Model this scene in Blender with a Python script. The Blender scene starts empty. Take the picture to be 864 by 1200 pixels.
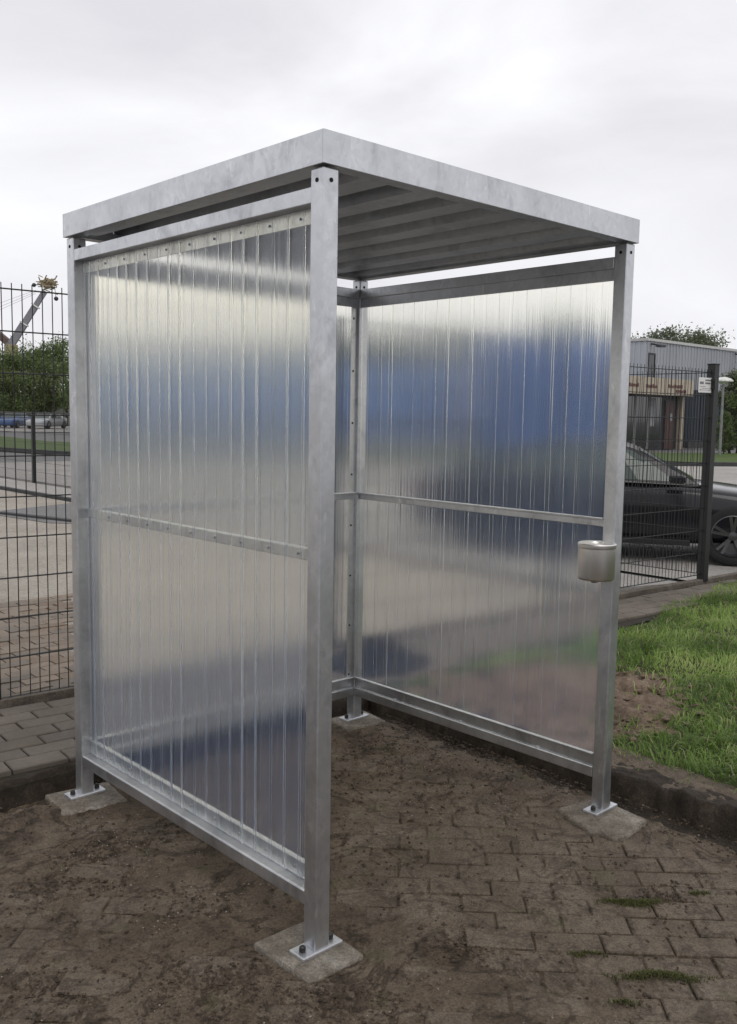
import bpy, bmesh, math, random
import numpy as np
from mathutils import Vector, Matrix
R = math.radians
sc = bpy.context.scene
col = sc.collection

# ------------------------------------------------------------------ camera
cx, cy, cz = -1.62883, -1.93973, 1.54789
yaw, pitch, roll, fpx = 0.819743, -0.103904, 0.016397, 1088.9
fw = Vector((math.cos(pitch)*math.cos(yaw), math.cos(pitch)*math.sin(yaw), math.sin(pitch)))
rt = fw.cross(Vector((0, 0, 1))).normalized()
up = rt.cross(fw)
r2 = rt*math.cos(roll) + up*math.sin(roll)
u2 = up*math.cos(roll) - rt*math.sin(roll)
cam_d = bpy.data.cameras.new('camera')
cam_d.sensor_fit = 'VERTICAL'
cam_d.sensor_height = 24.0
cam_d.lens = fpx/1200*24.0
cam_d.clip_start = 0.05
cam_d.clip_end = 3000
cam = bpy.data.objects.new('camera', cam_d)
M = Matrix((r2, u2, -fw)).transposed().to_4x4()
M.translation = Vector((cx, cy, cz))
cam.matrix_world = M
col.objects.link(cam)
sc.camera = cam

# ------------------------------------------------------------------ world: overcast sky
SUN_EL, SUN_AZ = R(52), R(250)      # azimuth of the sun measured from +x
w = bpy.data.worlds.new('World')
sc.world = w
w.use_nodes = True
nt = w.node_tree
nt.nodes.clear()
out = nt.nodes.new('ShaderNodeOutputWorld')
bg = nt.nodes.new('ShaderNodeBackground')
sky = nt.nodes.new('ShaderNodeTexSky')
sky.sky_type = 'NISHITA'
sky.sun_disc = False
sky.sun_elevation = SUN_EL
sky.sun_rotation = math.pi/2 - SUN_AZ
tc = nt.nodes.new('ShaderNodeTexCoord')
mp = nt.nodes.new('ShaderNodeMapping')
mp.inputs['Scale'].default_value = (1.0, 1.0, 2.2)
mp.inputs['Location'].default_value = (3.1, 0.4, 0.2)
n1 = nt.nodes.new('ShaderNodeTexNoise')
n1.inputs['Scale'].default_value = 2.3
n1.inputs['Detail'].default_value = 6
n1.inputs['Roughness'].default_value = 0.5
n1.inputs['Distortion'].default_value = 0.5
cr = nt.nodes.new('ShaderNodeValToRGB')
cr.color_ramp.elements[0].position = 0.33
cr.color_ramp.elements[0].color = (7.9, 7.85, 8.25, 1)
cr.color_ramp.elements[1].position = 0.62
cr.color_ramp.elements[1].color = (10.6, 10.6, 10.8, 1)
mx = nt.nodes.new('ShaderNodeMixRGB')
mx.inputs['Fac'].default_value = 0.96
nt.links.new(tc.outputs['Generated'], mp.inputs['Vector'])
nt.links.new(mp.outputs['Vector'], n1.inputs['Vector'])
nt.links.new(n1.outputs['Fac'], cr.inputs['Fac'])
nt.links.new(sky.outputs['Color'], mx.inputs['Color1'])
nt.links.new(cr.outputs['Color'], mx.inputs['Color2'])
nt.links.new(mx.outputs['Color'], bg.inputs['Color'])
bg.inputs['Strength'].default_value = 0.1
nt.links.new(bg.outputs['Background'], out.inputs['Surface'])

sun_d = bpy.data.lights.new('sun', 'SUN')
sun_d.energy = 0.7
sun_d.angle = R(35)
sun_d.color = (1.0, 0.96, 0.9)
sun = bpy.data.objects.new('sun', sun_d)
sd = Vector((math.cos(SUN_EL)*math.cos(SUN_AZ), math.cos(SUN_EL)*math.sin(SUN_AZ), math.sin(SUN_EL)))
sun.rotation_euler = sd.to_track_quat('Z', 'Y').to_euler()
sun.location = sd*30
col.objects.link(sun)

vs = sc.view_settings
vs.view_transform = 'Standard'
vs.look = 'None'
vs.exposure = 0.0
vs.gamma = 1.0
vs.use_curve_mapping = False
cy_ = sc.cycles
cy_.use_denoising = True
cy_.max_bounces = 14
cy_.transmission_bounces = 14
cy_.transparent_max_bounces = 14
cy_.diffuse_bounces = 4
cy_.glossy_bounces = 5
cy_.caustics_refractive = True
cy_.sample_clamp_indirect = 6

# ------------------------------------------------------------------ noise (numpy)
rng = np.random.default_rng(11)
random.seed(5)
_perm = rng.random((256, 256))
def vnoise(x, y):
    xi = np.floor(x).astype(int); yi = np.floor(y).astype(int)
    fx = x-xi; fy = y-yi
    fx = fx*fx*(3-2*fx); fy = fy*fy*(3-2*fy)
    a = _perm[xi % 256, yi % 256]; b = _perm[(xi+1) % 256, yi % 256]
    c = _perm[xi % 256, (yi+1) % 256]; d = _perm[(xi+1) % 256, (yi+1) % 256]
    return (a*(1-fx)+b*fx)*(1-fy)+(c*(1-fx)+d*fx)*fy
def fbm(x, y, o=5, g=0.5):
    x = np.asarray(x, float); y = np.asarray(y, float)
    s = 0; a = 1; t = 0; f = 1.0
    for i in range(o):
        s = s+a*vnoise(x*f+17.3*i, y*f+9.1*i); t += a; a *= g; f *= 2.03
    return s/t
def sstep(a, b, x):
    t = np.clip((x-a)/(b-a), 0, 1)
    return t*t*(3-2*t)

# ------------------------------------------------------------------ materials
class NT:
    def __init__(s, name):
        s.m = bpy.data.materials.new(name); s.m.use_nodes = True
        s.t = s.m.node_tree
        s.b = s.t.nodes['Principled BSDF']
        s.o = s.t.nodes['Material Output']
        s.c = None
    def n(s, typ, **k):
        x = s.t.nodes.new('ShaderNode'+typ)
        for a, v in k.items():
            if a in x.inputs: x.inputs[a].default_value = v
            else: setattr(x, a, v)
        return x
    def l(s, a, b): s.t.links.new(a, b)
    def coord(s, scale=(1, 1, 1), which='Object', loc=(0, 0, 0), rot=(0, 0, 0)):
        if which == 'World':
            c = s.n('NewGeometry').outputs['Position']
        else:
            c = s.n('TexCoord').outputs[which]
        m = s.n('Mapping'); m.inputs['Scale'].default_value = scale
        m.inputs['Location'].default_value = loc; m.inputs['Rotation'].default_value = rot
        s.l(c, m.inputs['Vector']); return m.outputs['Vector']
    def noise(s, vec, scale, detail=5, rough=0.55, dist=0.0):
        x = s.n('TexNoise'); x.inputs['Scale'].default_value = scale; x.inputs['Detail'].default_value = detail
        x.inputs['Roughness'].default_value = rough; x.inputs['Distortion'].default_value = dist
        s.l(vec, x.inputs['Vector']); return x.outputs['Fac']
    def ramp(s, fac, stops):
        x = s.n('ValToRGB'); e = x.color_ramp.elements
        while len(e) < len(stops): e.new(0.5)
        for i, (p, c) in enumerate(stops):
            e[i].position = p; e[i].color = (*c, 1) if len(c) == 3 else c
        s.l(fac, x.inputs['Fac']); return x.outputs['Color']
    def mix(s, fac, a, b, mode='MIX'):
        x = s.n('MixRGB', blend_type=mode)
        for sock, v in (('Fac', fac), ('Color1', a), ('Color2', b)):
            if hasattr(v, 'links'): s.l(v, x.inputs[sock])
            elif sock == 'Fac': x.inputs[sock].default_value = v
            else: x.inputs[sock].default_value = (*v, 1)
        return x.outputs['Color']
    def bump(s, h, strength=0.3, dist=0.01):
        x = s.n('Bump'); x.inputs['Strength'].default_value = strength; x.inputs['Distance'].default_value = dist
        s.l(h, x.inputs['Height']); s.l(x.outputs['Normal'], s.b.inputs['Normal']); return x
    def set(s, **k):
        for a, v in k.items():
            i = s.b.inputs[a.replace('_', ' ')]
            if hasattr(v, 'links'): s.l(v, i)
            elif isinstance(v, tuple): i.default_value = (*v, 1)
            else: i.default_value = v
        return s

def simple(name, c, rough=0.6, metal=0.0, var=0.25, scale=8.0, bump=0.0, spec=0.5, coat=0.0):
    s = NT(name)
    v = s.coord()
    n = s.noise(v, scale, 6)
    dark = tuple(x*(1-var) for x in c); lite = tuple(min(1, x*(1+var)) for x in c)
    s.set(Base_Color=s.ramp(n, [(0.3, dark), (0.7, lite)]), Roughness=rough, Metallic=metal)
    s.b.inputs['Specular IOR Level'].default_value = spec
    s.b.inputs['Coat Weight'].default_value = coat
    if bump: s.bump(s.noise(v, scale*6, 4), bump, 0.01)
    return s.m

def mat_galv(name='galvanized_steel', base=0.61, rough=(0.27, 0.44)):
    s = NT(name)
    v = s.coord(which='World')
    vo = s.n('TexVoronoi', Scale=55.0); s.l(v, vo.inputs['Vector'])
    big = s.noise(v, 5.0, 6, 0.6, 0.4)
    st = s.noise(s.coord((9, 9, 5), 'World'), 1.0, 8, 0.68, 0.6)
    fine = s.noise(v, 90, 4)
    c = s.ramp(big, [(0.25, (base*0.80, base*0.82, base*0.85)), (0.75, (base*1.16, base*1.18, base*1.22))])
    spg = s.ramp(vo.outputs['Color'], [(0.1, (0.88, 0.88, 0.89)), (0.9, (1.0, 1.0, 1.0))])
    c = s.mix(0.8, c, spg, 'MULTIPLY')
    spots = s.ramp(st, [(0.52, (1, 1, 1)), (0.66, (0.50, 0.50, 0.52))])
    c = s.mix(0.45, c, spots, 'MULTIPLY')
    # handling scuffs: pale zinc-salt smears
    sm = s.ramp(s.noise(s.coord((9, 9, 3), 'World', (4, 7, 1)), 2.0, 6, 0.7, 1.0), [(0.60, (0, 0, 0)), (0.74, (1, 1, 1))])
    c = s.mix(sm, c, (base*1.3, base*1.3, base*1.3))
    sp2 = s.ramp(s.noise(v, 38, 5, 0.6, 1.2), [(0.66, (1, 1, 1)), (0.74, (0.45, 0.45, 0.46))])
    c = s.mix(0.38, c, sp2, 'MULTIPLY')
    r = s.n('MapRange'); r.inputs['To Min'].default_value = rough[0]; r.inputs['To Max'].default_value = rough[1]
    s.l(big, r.inputs['Value'])
    s.set(Base_Color=c, Metallic=0.92, Roughness=r.outputs['Result'])
    s.bump(fine, 0.10, 0.002)
    return s.m

def mat_sheet():
    s = NT('translucent_polycarbonate')
    a = s.coord((150, 150, 0.8), 'World')
    b = s.coord((38, 38, 0.4), 'World', (3, 1, 2))
    h1 = s.noise(a, 1.0, 2, 0.5); h2 = s.noise(b, 1.0, 2, 0.5)
    add = s.n('Math', operation='MULTIPLY_ADD'); s.l(h2, add.inputs[0]); add.inputs[1].default_value = 6.0; s.l(h1, add.inputs[2])
    bu = s.n('Bump'); bu.inputs['Strength'].default_value = 1.0; bu.inputs['Distance'].default_value = 0.00058
    s.l(add.outputs[0], bu.inputs['Height'])
    rb = s.noise(s.coord((60, 60, 40), 'World'), 1.0, 4)
    smear = s.noise(s.coord((25, 25, 2.5), 'World', (1, 5, 0)), 1.0, 5, 0.6)
    s.set(Base_Color=(1.0, 0.972, 0.865), Transmission_Weight=1.0, IOR=1.25)
    rr = s.n('MapRange'); rr.inputs['To Min'].default_value = 0.15; rr.inputs['To Max'].default_value = 0.21
    s.l(rb, rr.inputs['Value']); s.l(rr.outputs['Result'], s.b.inputs['Roughness'])
    s.l(bu.outputs['Normal'], s.b.inputs['Normal'])
    # fine scatter in the plastic: short wavelengths leave the beam sideways, the rest passes on slightly warm
    k = s.ramp(smear, [(0.25, (0.007, 0.014, 0.030)), (0.75, (0.019, 0.025, 0.041))])
    df = s.n('BsdfDiffuse'); tl = s.n('BsdfTranslucent')
    s.l(k, df.inputs['Color']); s.l(k, tl.inputs['Color'])
    a1 = s.n('AddShader'); a2 = s.n('AddShader')
    s.l(df.outputs[0], a1.inputs[0]); s.l(tl.outputs[0], a1.inputs[1])
    s.l(a1.outputs[0], a2.inputs[0]); s.l(s.b.outputs[0], a2.inputs[1])
    s.l(a2.outputs[0], s.o.inputs['Surface'])
    return s.m

def mat_soil(name, c_lo, c_mid, c_hi, sc_=4.0, bumpd=0.006, speck=True, rough=(0.55, 0.95), green=0.0, crease=0.0):
    s = NT(name)
    v = s.coord(which='World')
    a = s.noise(v, sc_, 9, 0.62, 0.3)
    f = s.noise(v, 120, 5, 0.7)
    c = s.ramp(a, [(0.28, c_lo), (0.5, c_mid), (0.72, c_hi)])
    md_ = s.noise(v, 26, 7, 0.68, 0.5)
    c = s.mix(0.8, c, s.ramp(md_, [(0.30, (0.48, 0.46, 0.44)), (0.46, (0.95, 0.95, 0.95)), (0.72, (1.28, 1.27, 1.25))]), 'MULTIPLY')
    c = s.mix(0.75, c, s.ramp(f, [(0.32, (0.42, 0.41, 0.40)), (0.66, (1.40, 1.37, 1.33))]), 'MULTIPLY')
    g_ = s.noise(v, 330, 3, 0.8)
    c = s.mix(0.6, c, s.ramp(g_, [(0.36, (0.5, 0.5, 0.5)), (0.62, (1.45, 1.43, 1.4))]), 'MULTIPLY')
    if crease:
        cn = s.noise(s.coord((1, 1, 0), 'World', (2, 8, 0)), 3.6, 5, 0.6, 0.6)
        c = s.mix(crease, c, s.ramp(cn, [(0.470, (1, 1, 1)), (0.492, (0.42, 0.40, 0.38)), (0.508, (0.42, 0.40, 0.38)), (0.530, (1, 1, 1))]), 'MULTIPLY')
        dk_ = s.noise(s.coord((1, 1, 0), 'World', (9, 3, 0)), 5.5, 7, 0.65, 0.4)
        c = s.mix(crease, c, s.ramp(dk_, [(0.56, (1, 1, 1)), (0.68, (0.50, 0.47, 0.44))]), 'MULTIPLY')
    if speck:
        vo = s.n('TexVoronoi', Scale=95.0); s.l(v, vo.inputs['Vector'])
        d = s.ramp(vo.outputs['Distance'], [(0.10, (1, 1, 1)), (0.2, (0, 0, 0))])
        sel = s.ramp(vo.outputs['Color'], [(0.80, (0, 0, 0)), (0.86, (1, 1, 1))])
        sel2 = s.ramp(s.noise(v, 3.3, 4), [(0.42, (0, 0, 0)), (0.62, (1, 1, 1))])
        k = s.mix(1.0, s.mix(1.0, d, sel, 'MULTIPLY'), sel2, 'MULTIPLY')
        c = s.mix(k, c, (0.26, 0.24, 0.20))
    if green:
        gk = s.ramp(s.noise(s.coord((1, 1, 1), 'World', (5, 2, 0)), 5.0, 6, 0.6), [(0.58, (0, 0, 0)), (0.72, (green, green, green))])
        c = s.mix(gk, c, (0.062, 0.070, 0.022))
    rr = s.n('MapRange'); rr.inputs['To Min'].default_value = rough[0]; rr.inputs['To Max'].default_value = rough[1]
    s.l(a, rr.inputs['Value'])
    s.set(Base_Color=c, Roughness=rr.outputs['Result'])
    s.b.inputs['Specular IOR Level'].default_value = 0.25
    s.bump(s.noise(v, 55, 8, 0.7), 0.9, bumpd)
    return s.m

G = {}
G['galv'] = mat_galv()
G['galv_bright'] = mat_galv('galvanized_plate', 0.66, (0.35, 0.55))
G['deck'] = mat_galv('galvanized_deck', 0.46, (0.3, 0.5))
G['sheet'] = mat_sheet()
G['black'] = simple('black_plastic', (0.012, 0.012, 0.013), 0.4)
G['hole'] = simple('dark_hole', (0.006, 0.006, 0.007), 0.9)
G['mud'] = mat_soil('wet_mud', (0.052, 0.038, 0.026), (0.106, 0.082, 0.060), (0.158, 0.129, 0.099), 3.2, 0.008, True, green=0.35, crease=0.85)
G['clod'] = mat_soil('dark_clods', (0.034, 0.024, 0.017), (0.054, 0.040, 0.029), (0.080, 0.062, 0.047), 20, 0.004, False)
G['soil'] = mat_soil('dug_soil', (0.060, 0.042, 0.031), (0.170, 0.125, 0.092), (0.240, 0.185, 0.142), 7.0, 0.012, False)
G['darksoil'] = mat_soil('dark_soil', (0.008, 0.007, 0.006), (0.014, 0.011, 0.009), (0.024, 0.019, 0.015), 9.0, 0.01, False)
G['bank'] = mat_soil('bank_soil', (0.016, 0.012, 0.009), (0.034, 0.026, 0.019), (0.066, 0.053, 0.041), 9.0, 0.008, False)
G['edge'] = mat_soil('trodden_earth', (0.060, 0.047, 0.035), (0.120, 0.096, 0.073), (0.175, 0.146, 0.114), 8.0, 0.008, False)
G['turf'] = mat_soil('turf_soil', (0.025, 0.030, 0.012), (0.042, 0.050, 0.018), (0.070, 0.066, 0.030), 6.0, 0.008, False)
G['mudbrick'] = mat_soil('muddy_paver', (0.074, 0.057, 0.043), (0.122, 0.099, 0.076), (0.168, 0.142, 0.115), 3.2, 0.005, True, green=0.30, crease=0.6)

def mat_brick(name, a, b, c_, joint=0.5):
    s = NT(name)
    v = s.coord(which='World')
    oi = s.n('ObjectInfo')
    base = s.ramp(oi.outputs['Random'], [(0.0, a), (0.5, b), (1.0, c_)])
    f = s.noise(v, 45, 8, 0.7)
    d = s.noise(v, 2.2, 6, 0.6, 0.4)
    c = s.mix(0.5, base, s.ramp(f, [(0.3, (0.55, 0.55, 0.55)), (0.7, (1.3, 1.3, 1.3))]), 'MULTIPLY')
    c = s.mix(s.ramp(d, [(0.4, (0, 0, 0)), (0.75, (joint, joint, joint))]), c, (0.085, 0.072, 0.056))
    s.set(Base_Color=c, Roughness=0.8)
    s.b.inputs['Specular IOR Level'].default_value = 0.3
    s.bump(s.noise(v, 160, 5, 0.7), 0.6, 0.003)
    return s.m
G['paver'] = mat_brick('grey_brown_paver', (0.135, 0.113, 0.094), (0.178, 0.152, 0.128), (0.122, 0.104, 0.089), 0.85)
G['yardbrick'] = mat_brick('yard_clinker', (0.20, 0.15, 0.11), (0.26, 0.21, 0.165), (0.17, 0.145, 0.12), 0.45)
G['kerb'] = mat_soil('dirty_kerb', (0.075, 0.062, 0.05), (0.125, 0.108, 0.09), (0.18, 0.16, 0.14), 6.0, 0.004, False)
G['concrete'] = mat_soil('concrete', (0.090, 0.074, 0.058), (0.185, 0.165, 0.140), (0.31, 0.295, 0.265), 7.0, 0.008, False)
G['asphalt'] = mat_soil('asphalt', (0.135, 0.135, 0.14), (0.175, 0.175, 0.18), (0.21, 0.21, 0.215), 0.8, 0.003, False)
G['yard'] = mat_soil('yard_paving', (0.25, 0.225, 0.195), (0.325, 0.298, 0.262), (0.39, 0.36, 0.32), 1.2, 0.004, False)
G['lot'] = mat_soil('pale_lot', (0.28, 0.275, 0.265), (0.34, 0.33, 0.32), (0.40, 0.39, 0.38), 0.6, 0.003, False)
G['sand'] = mat_soil('joint_sand', (0.02, 0.017, 0.013), (0.032, 0.027, 0.021), (0.05, 0.043, 0.034), 12.0, 0.004, False)
G['verge'] = mat_soil('verge_grass', (0.050, 0.085, 0.020), (0.075, 0.120, 0.030), (0.105, 0.145, 0.042), 0.9, 0.02, False)
G['kerbdark'] = simple('dark_kerb', (0.045, 0.045, 0.047), 0.85)
G['fence'] = simple('black_fence_coating', (0.010, 0.011, 0.011), 0.45)
G['white'] = simple('white_paint', (0.72, 0.71, 0.69), 0.5, var=0.06)
G['print'] = simple('grey_print', (0.16, 0.16, 0.17), 0.6)
G['redprint'] = simple('red_letters', (0.12, 0.035, 0.030), 0.6)
G['clad'] = None
def mat_clad(name, c):
    s = NT(name)
    v = s.coord(which='World')
    wv = s.n('TexWave', Scale=3.2); wv.inputs['Distortion'].default_value = 0.0
    s.l(s.coord((1, 1, 0), 'World'), wv.inputs['Vector'])
    n = s.noise(s.coord((1, 1, 0.25), 'World'), 0.8, 6)
    col_ = s.ramp(n, [(0.3, tuple(x*0.88 for x in c)), (0.7, tuple(x*1.1 for x in c))])
    s.set(Base_Color=col_, Roughness=0.5)
    s.bump(wv.outputs['Fac'], 0.9, 0.05)
    return s.m
G['clad'] = mat_clad('grey_cladding', (0.42, 0.44, 0.48))
G['navy'] = mat_clad('navy_cladding', (0.030, 0.042, 0.060))
G['blueclad'] = simple('blue_cladding', (0.13, 0.22, 0.45), 0.5, var=0.15, scale=0.4)
G['bluedeep'] = simple('deep_blue_cladding', (0.07, 0.15, 0.42), 0.5, var=0.15, scale=0.4)
G['bluedoor'] = simple('dark_blue_door', (0.05, 0.10, 0.28), 0.5)
G['cream'] = simple('cream_board', (0.43, 0.37, 0.29), 0.7, var=0.12)
G['glassd'] = simple('dark_glass', (0.012, 0.014, 0.017), 0.08, spec=0.8)
G['doorred'] = simple('brown_door', (0.055, 0.020, 0.016), 0.5)
G['frame'] = simple('dark_frame', (0.025, 0.028, 0.034), 0.5)
G['curtain'] = simple('pale_curtain', (0.24, 0.25, 0.26), 0.8)
G['bark'] = simple('bark', (0.045, 0.036, 0.027), 0.9, bump=0.5)
def mat_leaf(name, a, b):
    s = NT(name)
    n = s.noise(s.coord(which='World'), 1.6, 4, 0.7)
    c = s.ramp(n, [(0.3, a), (0.7, b)])
    s.set(Base_Color=c, Roughness=0.6)
    s.b.inputs['Specular IOR Level'].default_value = 0.25
    tl = s.n('BsdfTranslucent'); s.l(c, tl.inputs['Color'])
    m = s.n('MixShader'); m.inputs[0].default_value = 0.3
    s.l(s.b.outputs[0], m.inputs[1]); s.l(tl.outputs[0], m.inputs[2]); s.l(m.outputs[0], s.o.inputs['Surface'])
    return s.m
G['leaf'] = mat_leaf('dark_leaves', (0.085, 0.120, 0.045), (0.170, 0.210, 0.090))
G['leaf2'] = mat_leaf('pale_leaves', (0.110, 0.135, 0.085), (0.200, 0.225, 0.150))
def mat_grass():
    s = NT('grass_blades')
    at = s.n('Attribute', attribute_name='tint')
    c = s.ramp(at.outputs['Fac'], [(0.0, (0.125, 0.205, 0.045)), (0.5, (0.310, 0.445, 0.110)), (0.85, (0.46, 0.55, 0.20)), (1.0, (0.46, 0.42, 0.25))])
    s.set(Base_Color=c, Roughness=0.5)
    s.b.inputs['Specular IOR Level'].default_value = 0.3
    tl = s.n('BsdfTranslucent'); s.l(c, tl.inputs['Color'])
    m = s.n('MixShader'); m.inputs[0].default_value = 0.42
    s.l(s.b.outputs[0], m.inputs[1]); s.l(tl.outputs[0], m.inputs[2]); s.l(m.outputs[0], s.o.inputs['Surface'])
    return s.m
G['grass'] = mat_grass()
def mat_stainless():
    s = NT('brushed_stainless')
    v = s.coord((1, 1, 40))
    n = s.noise(v, 30, 3)
    s.set(Base_Color=(0.76, 0.74, 0.71), Metallic=1.0, Roughness=0.30)
    s.b.inputs['Anisotropic'].default_value = 0.6
    s.bump(n, 0.06, 0.001)
    return s.m
G['steel'] = mat_stainless()
def mat_paint(name, c):
    s = NT(name)
    s.set(Base_Color=c, Roughness=0.35, Metallic=0.0)
    s.b.inputs['Coat Weight'].default_value = 0.0
    s.b.inputs['Specular IOR Level'].default_value = 0.45
    s.b.inputs['Coat Roughness'].default_value = 0.05
    n = s.noise(s.coord(), 2.0, 5)
    r = s.n('MapRange'); r.inputs['To Min'].default_value = 0.08; r.inputs['To Max'].default_value = 0.16
    s.l(n, r.inputs['Value']); s.l(r.outputs['Result'], s.b.inputs['Roughness'])
    return s.m
G['p_black'] = mat_paint('black_car_paint', (0.012, 0.012, 0.016))
G['p_blue'] = mat_paint('blue_car_paint', (0.05, 0.10, 0.24))
G['p_silver'] = mat_paint('silver_car_paint', (0.45, 0.46, 0.48))
G['p_dark'] = mat_paint('dark_blue_car_paint', (0.02, 0.03, 0.06))
G['tyre'] = simple('tyre_rubber', (0.014, 0.014, 0.014), 0.85)
G['rim'] = simple('alloy_rim', (0.13, 0.13, 0.135), 0.3, 0.9)
def mat_carglass():
    s = NT('car_glass')
    s.set(Base_Color=(0.050, 0.072, 0.062), Roughness=0.03)
    s.b.inputs['Specular IOR Level'].default_value = 0.6
    return s.m
G['cglass'] = mat_carglass()
G['lampglass'] = simple('head_lamp_glass', (0.5, 0.5, 0.5), 0.1)
G['tail'] = simple('tail_lamp', (0.25, 0.01, 0.01), 0.2)
G['craneb'] = simple('crane_grey', (0.20, 0.20, 0.22), 0.6)
G['craner'] = simple('crane_rust', (0.11, 0.075, 0.065), 0.7)
G['craney'] = simple('crane_ochre', (0.30, 0.245, 0.15), 0.7, var=0.35)
G['lampw'] = simple('lamp_white', (0.65, 0.65, 0.62), 0.5)
G['lampp'] = simple('lamp_pole', (0.22, 0.23, 0.22), 0.5, 0.5)
G['palewall'] = simple('pale_shed_wall', (0.50, 0.50, 0.49), 0.7, var=0.1)
G['roofgrey'] = simple('grey_roof', (0.16, 0.15, 0.15), 0.8)
G['moss'] = simple('moss', (0.062, 0.066, 0.017), 0.95, var=0.4, scale=60)
G['pebble'] = simple('pale_grit', (0.25, 0.22, 0.18), 0.8, var=0.4, scale=90)

# ------------------------------------------------------------------ mesh helpers
class MB:
    def __init__(s): s.v = []; s.f = []
    def add(s, vs_, fs_):
        o = len(s.v); s.v += [tuple(p) for p in vs_]; s.f += [tuple(i+o for i in f) for f in fs_]; return s
    def box(s, lo, hi):
        x0, y0, z0 = lo; x1, y1, z1 = hi
        if x0 > x1: x0, x1 = x1, x0
        if y0 > y1: y0, y1 = y1, y0
        if z0 > z1: z0, z1 = z1, z0
        return s.add([(x0,y0,z0),(x1,y0,z0),(x1,y1,z0),(x0,y1,z0),(x0,y0,z1),(x1,y0,z1),(x1,y1,z1),(x0,y1,z1)],
                     [(0,3,2,1),(4,5,6,7),(0,1,5,4),(1,2,6,5),(2,3,7,6),(3,0,4,7)])
    def tube(s, p0, p1, r0, r1=None, n=8, cap=True):
        p0 = Vector(p0); p1 = Vector(p1); r1 = r0 if r1 is None else r1
        d = (p1-p0).normalized(); a = d.orthogonal().normalized(); b = d.cross(a)
        vv = []
        for p, r in ((p0, r0), (p1, r1)):
            for k in range(n):
                t = 2*math.pi*k/n; vv.append(p+(a*math.cos(t)+b*math.sin(t))*r)
        ff = [(k, (k+1) % n, n+(k+1) % n, n+k) for k in range(n)]
        if cap: ff += [tuple(range(n-1, -1, -1)), tuple(range(n, 2*n))]
        return s.add(vv, ff)
    def bar(s, p0, p1, w_, h_):
        p0 = Vector(p0); p1 = Vector(p1); d = (p1-p0).normalized()
        a = d.cross(Vector((0, 0, 1)))
        a = a.normalized() if a.length > 1e-4 else Vector((1, 0, 0)); b = a.cross(d)
        vv = []
        for p in (p0, p1):
            for sx, sy in ((-1,-1),(1,-1),(1,1),(-1,1)): vv.append(p+a*sx*w_/2+b*sy*h_/2)
        return s.add(vv, [(3,2,1,0),(4,5,6,7),(0,1,5,4),(1,2,6,5),(2,3,7,6),(3,0,4,7)])
    def lathe(s, prof, n=32, c=(0, 0, 0)):
        vv = []; ff = []
        for r_, z_ in prof:
            for k in range(n):
                t = 2*math.pi*k/n; vv.append((c[0]+r_*math.cos(t), c[1]+r_*math.sin(t), c[2]+z_))
        for i in range(len(prof)-1):
            for k in range(n):
                k2 = (k+1) % n; ff.append((i*n+k, i*n+k2, (i+1)*n+k2, (i+1)*n+k))
        return s.add(vv, ff)
    def mesh(s, name):
        m = bpy.data.meshes.new(name); m.from_pydata(s.v, [], s.f); m.update(); return m
    def build(s, name, mat, parent=None, bevel=0.0, smooth=False, loc=None, fix=False):
        m = s.mesh(name)
        if fix:
            b = bmesh.new(); b.from_mesh(m); bmesh.ops.recalc_face_normals(b, faces=b.faces); b.to_mesh(m); b.free()
        return link(name, m, mat, parent, bevel, smooth, loc)
def link(name, m, mat, parent=None, bevel=0.0, smooth=False, loc=None):
    if mat is not None and not m.materials: m.materials.append(G[mat] if isinstance(mat, str) else mat)
    if smooth: m.polygons.foreach_set('use_smooth', [True]*len(m.polygons))
    o = bpy.data.objects.new(name, m); col.objects.link(o)
    if parent is not None: o.parent = parent
    if loc is not None: o.location = loc
    if bevel:
        b = o.modifiers.new('bevel', 'BEVEL'); b.width = bevel; b.segments = 2; b.limit_method = 'ANGLE'; b.angle_limit = R(40)
    return o
def tag(o, label=None, cat=None, group=None, kind=None):
    if label: o['label'] = label
    if cat: o['category'] = cat
    if group: o['group'] = group
    if kind: o['kind'] = kind
    return o
def empty(name, loc=(0, 0, 0), rz=0.0):
    o = bpy.data.objects.new(name, None); o.location = loc; o.rotation_euler = (0, 0, rz); o.empty_display_size = 0.2
    col.objects.link(o); return o
def copy_tree(o, parent=None):
    c = o.copy(); col.objects.link(c)
    if parent is not None: c.parent = parent
    for ch in o.children: copy_tree(ch, c)
    return c
def grid(name, x0, x1, y0, y1, step, zf, mat, keep=None):
    nx = int(round((x1-x0)/step))+1; ny = int(round((y1-y0)/step))+1
    X, Y = np.meshgrid(np.linspace(x0, x1, nx), np.linspace(y0, y1, ny), indexing='ij')
    Z = zf(X, Y)
    v = np.stack([X, Y, Z], -1).reshape(-1, 3)
    i = np.arange(nx*ny).reshape(nx, ny)
    f = np.stack([i[:-1, :-1], i[1:, :-1], i[1:, 1:], i[:-1, 1:]], -1).reshape(-1, 4)
    if keep is not None:
        cxy = v[f].mean(1); f = f[keep(cxy[:, 0], cxy[:, 1])]
    m = bpy.data.meshes.new(name)
    m.from_pydata(v.tolist(), [], f.tolist()); m.update()
    return link(name, m, mat, None, 0, True)
def sheet(name, poly, z, mat, thick=0.0):
    m = MB(); n = len(poly)
    if thick:
        m.add([(x, y, z) for x, y in poly]+[(x, y, z-thick) for x, y in poly],
              [tuple(range(n)), tuple(range(2*n-1, n-1, -1))]+[(k, n+k, n+(k+1) % n, (k+1) % n) for k in range(n)])
    else:
        m.add([(x, y, z) for x, y in poly], [tuple(range(n))])
    o = m.build(name, mat, fix=bool(thick)); o['kind'] = 'structure'; return o

# ================================================================== SETTING
W = 1.529; DP = 1.525; S = 0.054; H = 2.20
g = sheet('ground', [(-900, -900), (900, -900), (900, 900), (-900, 900)], -0.075, 'asphalt'); 

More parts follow.
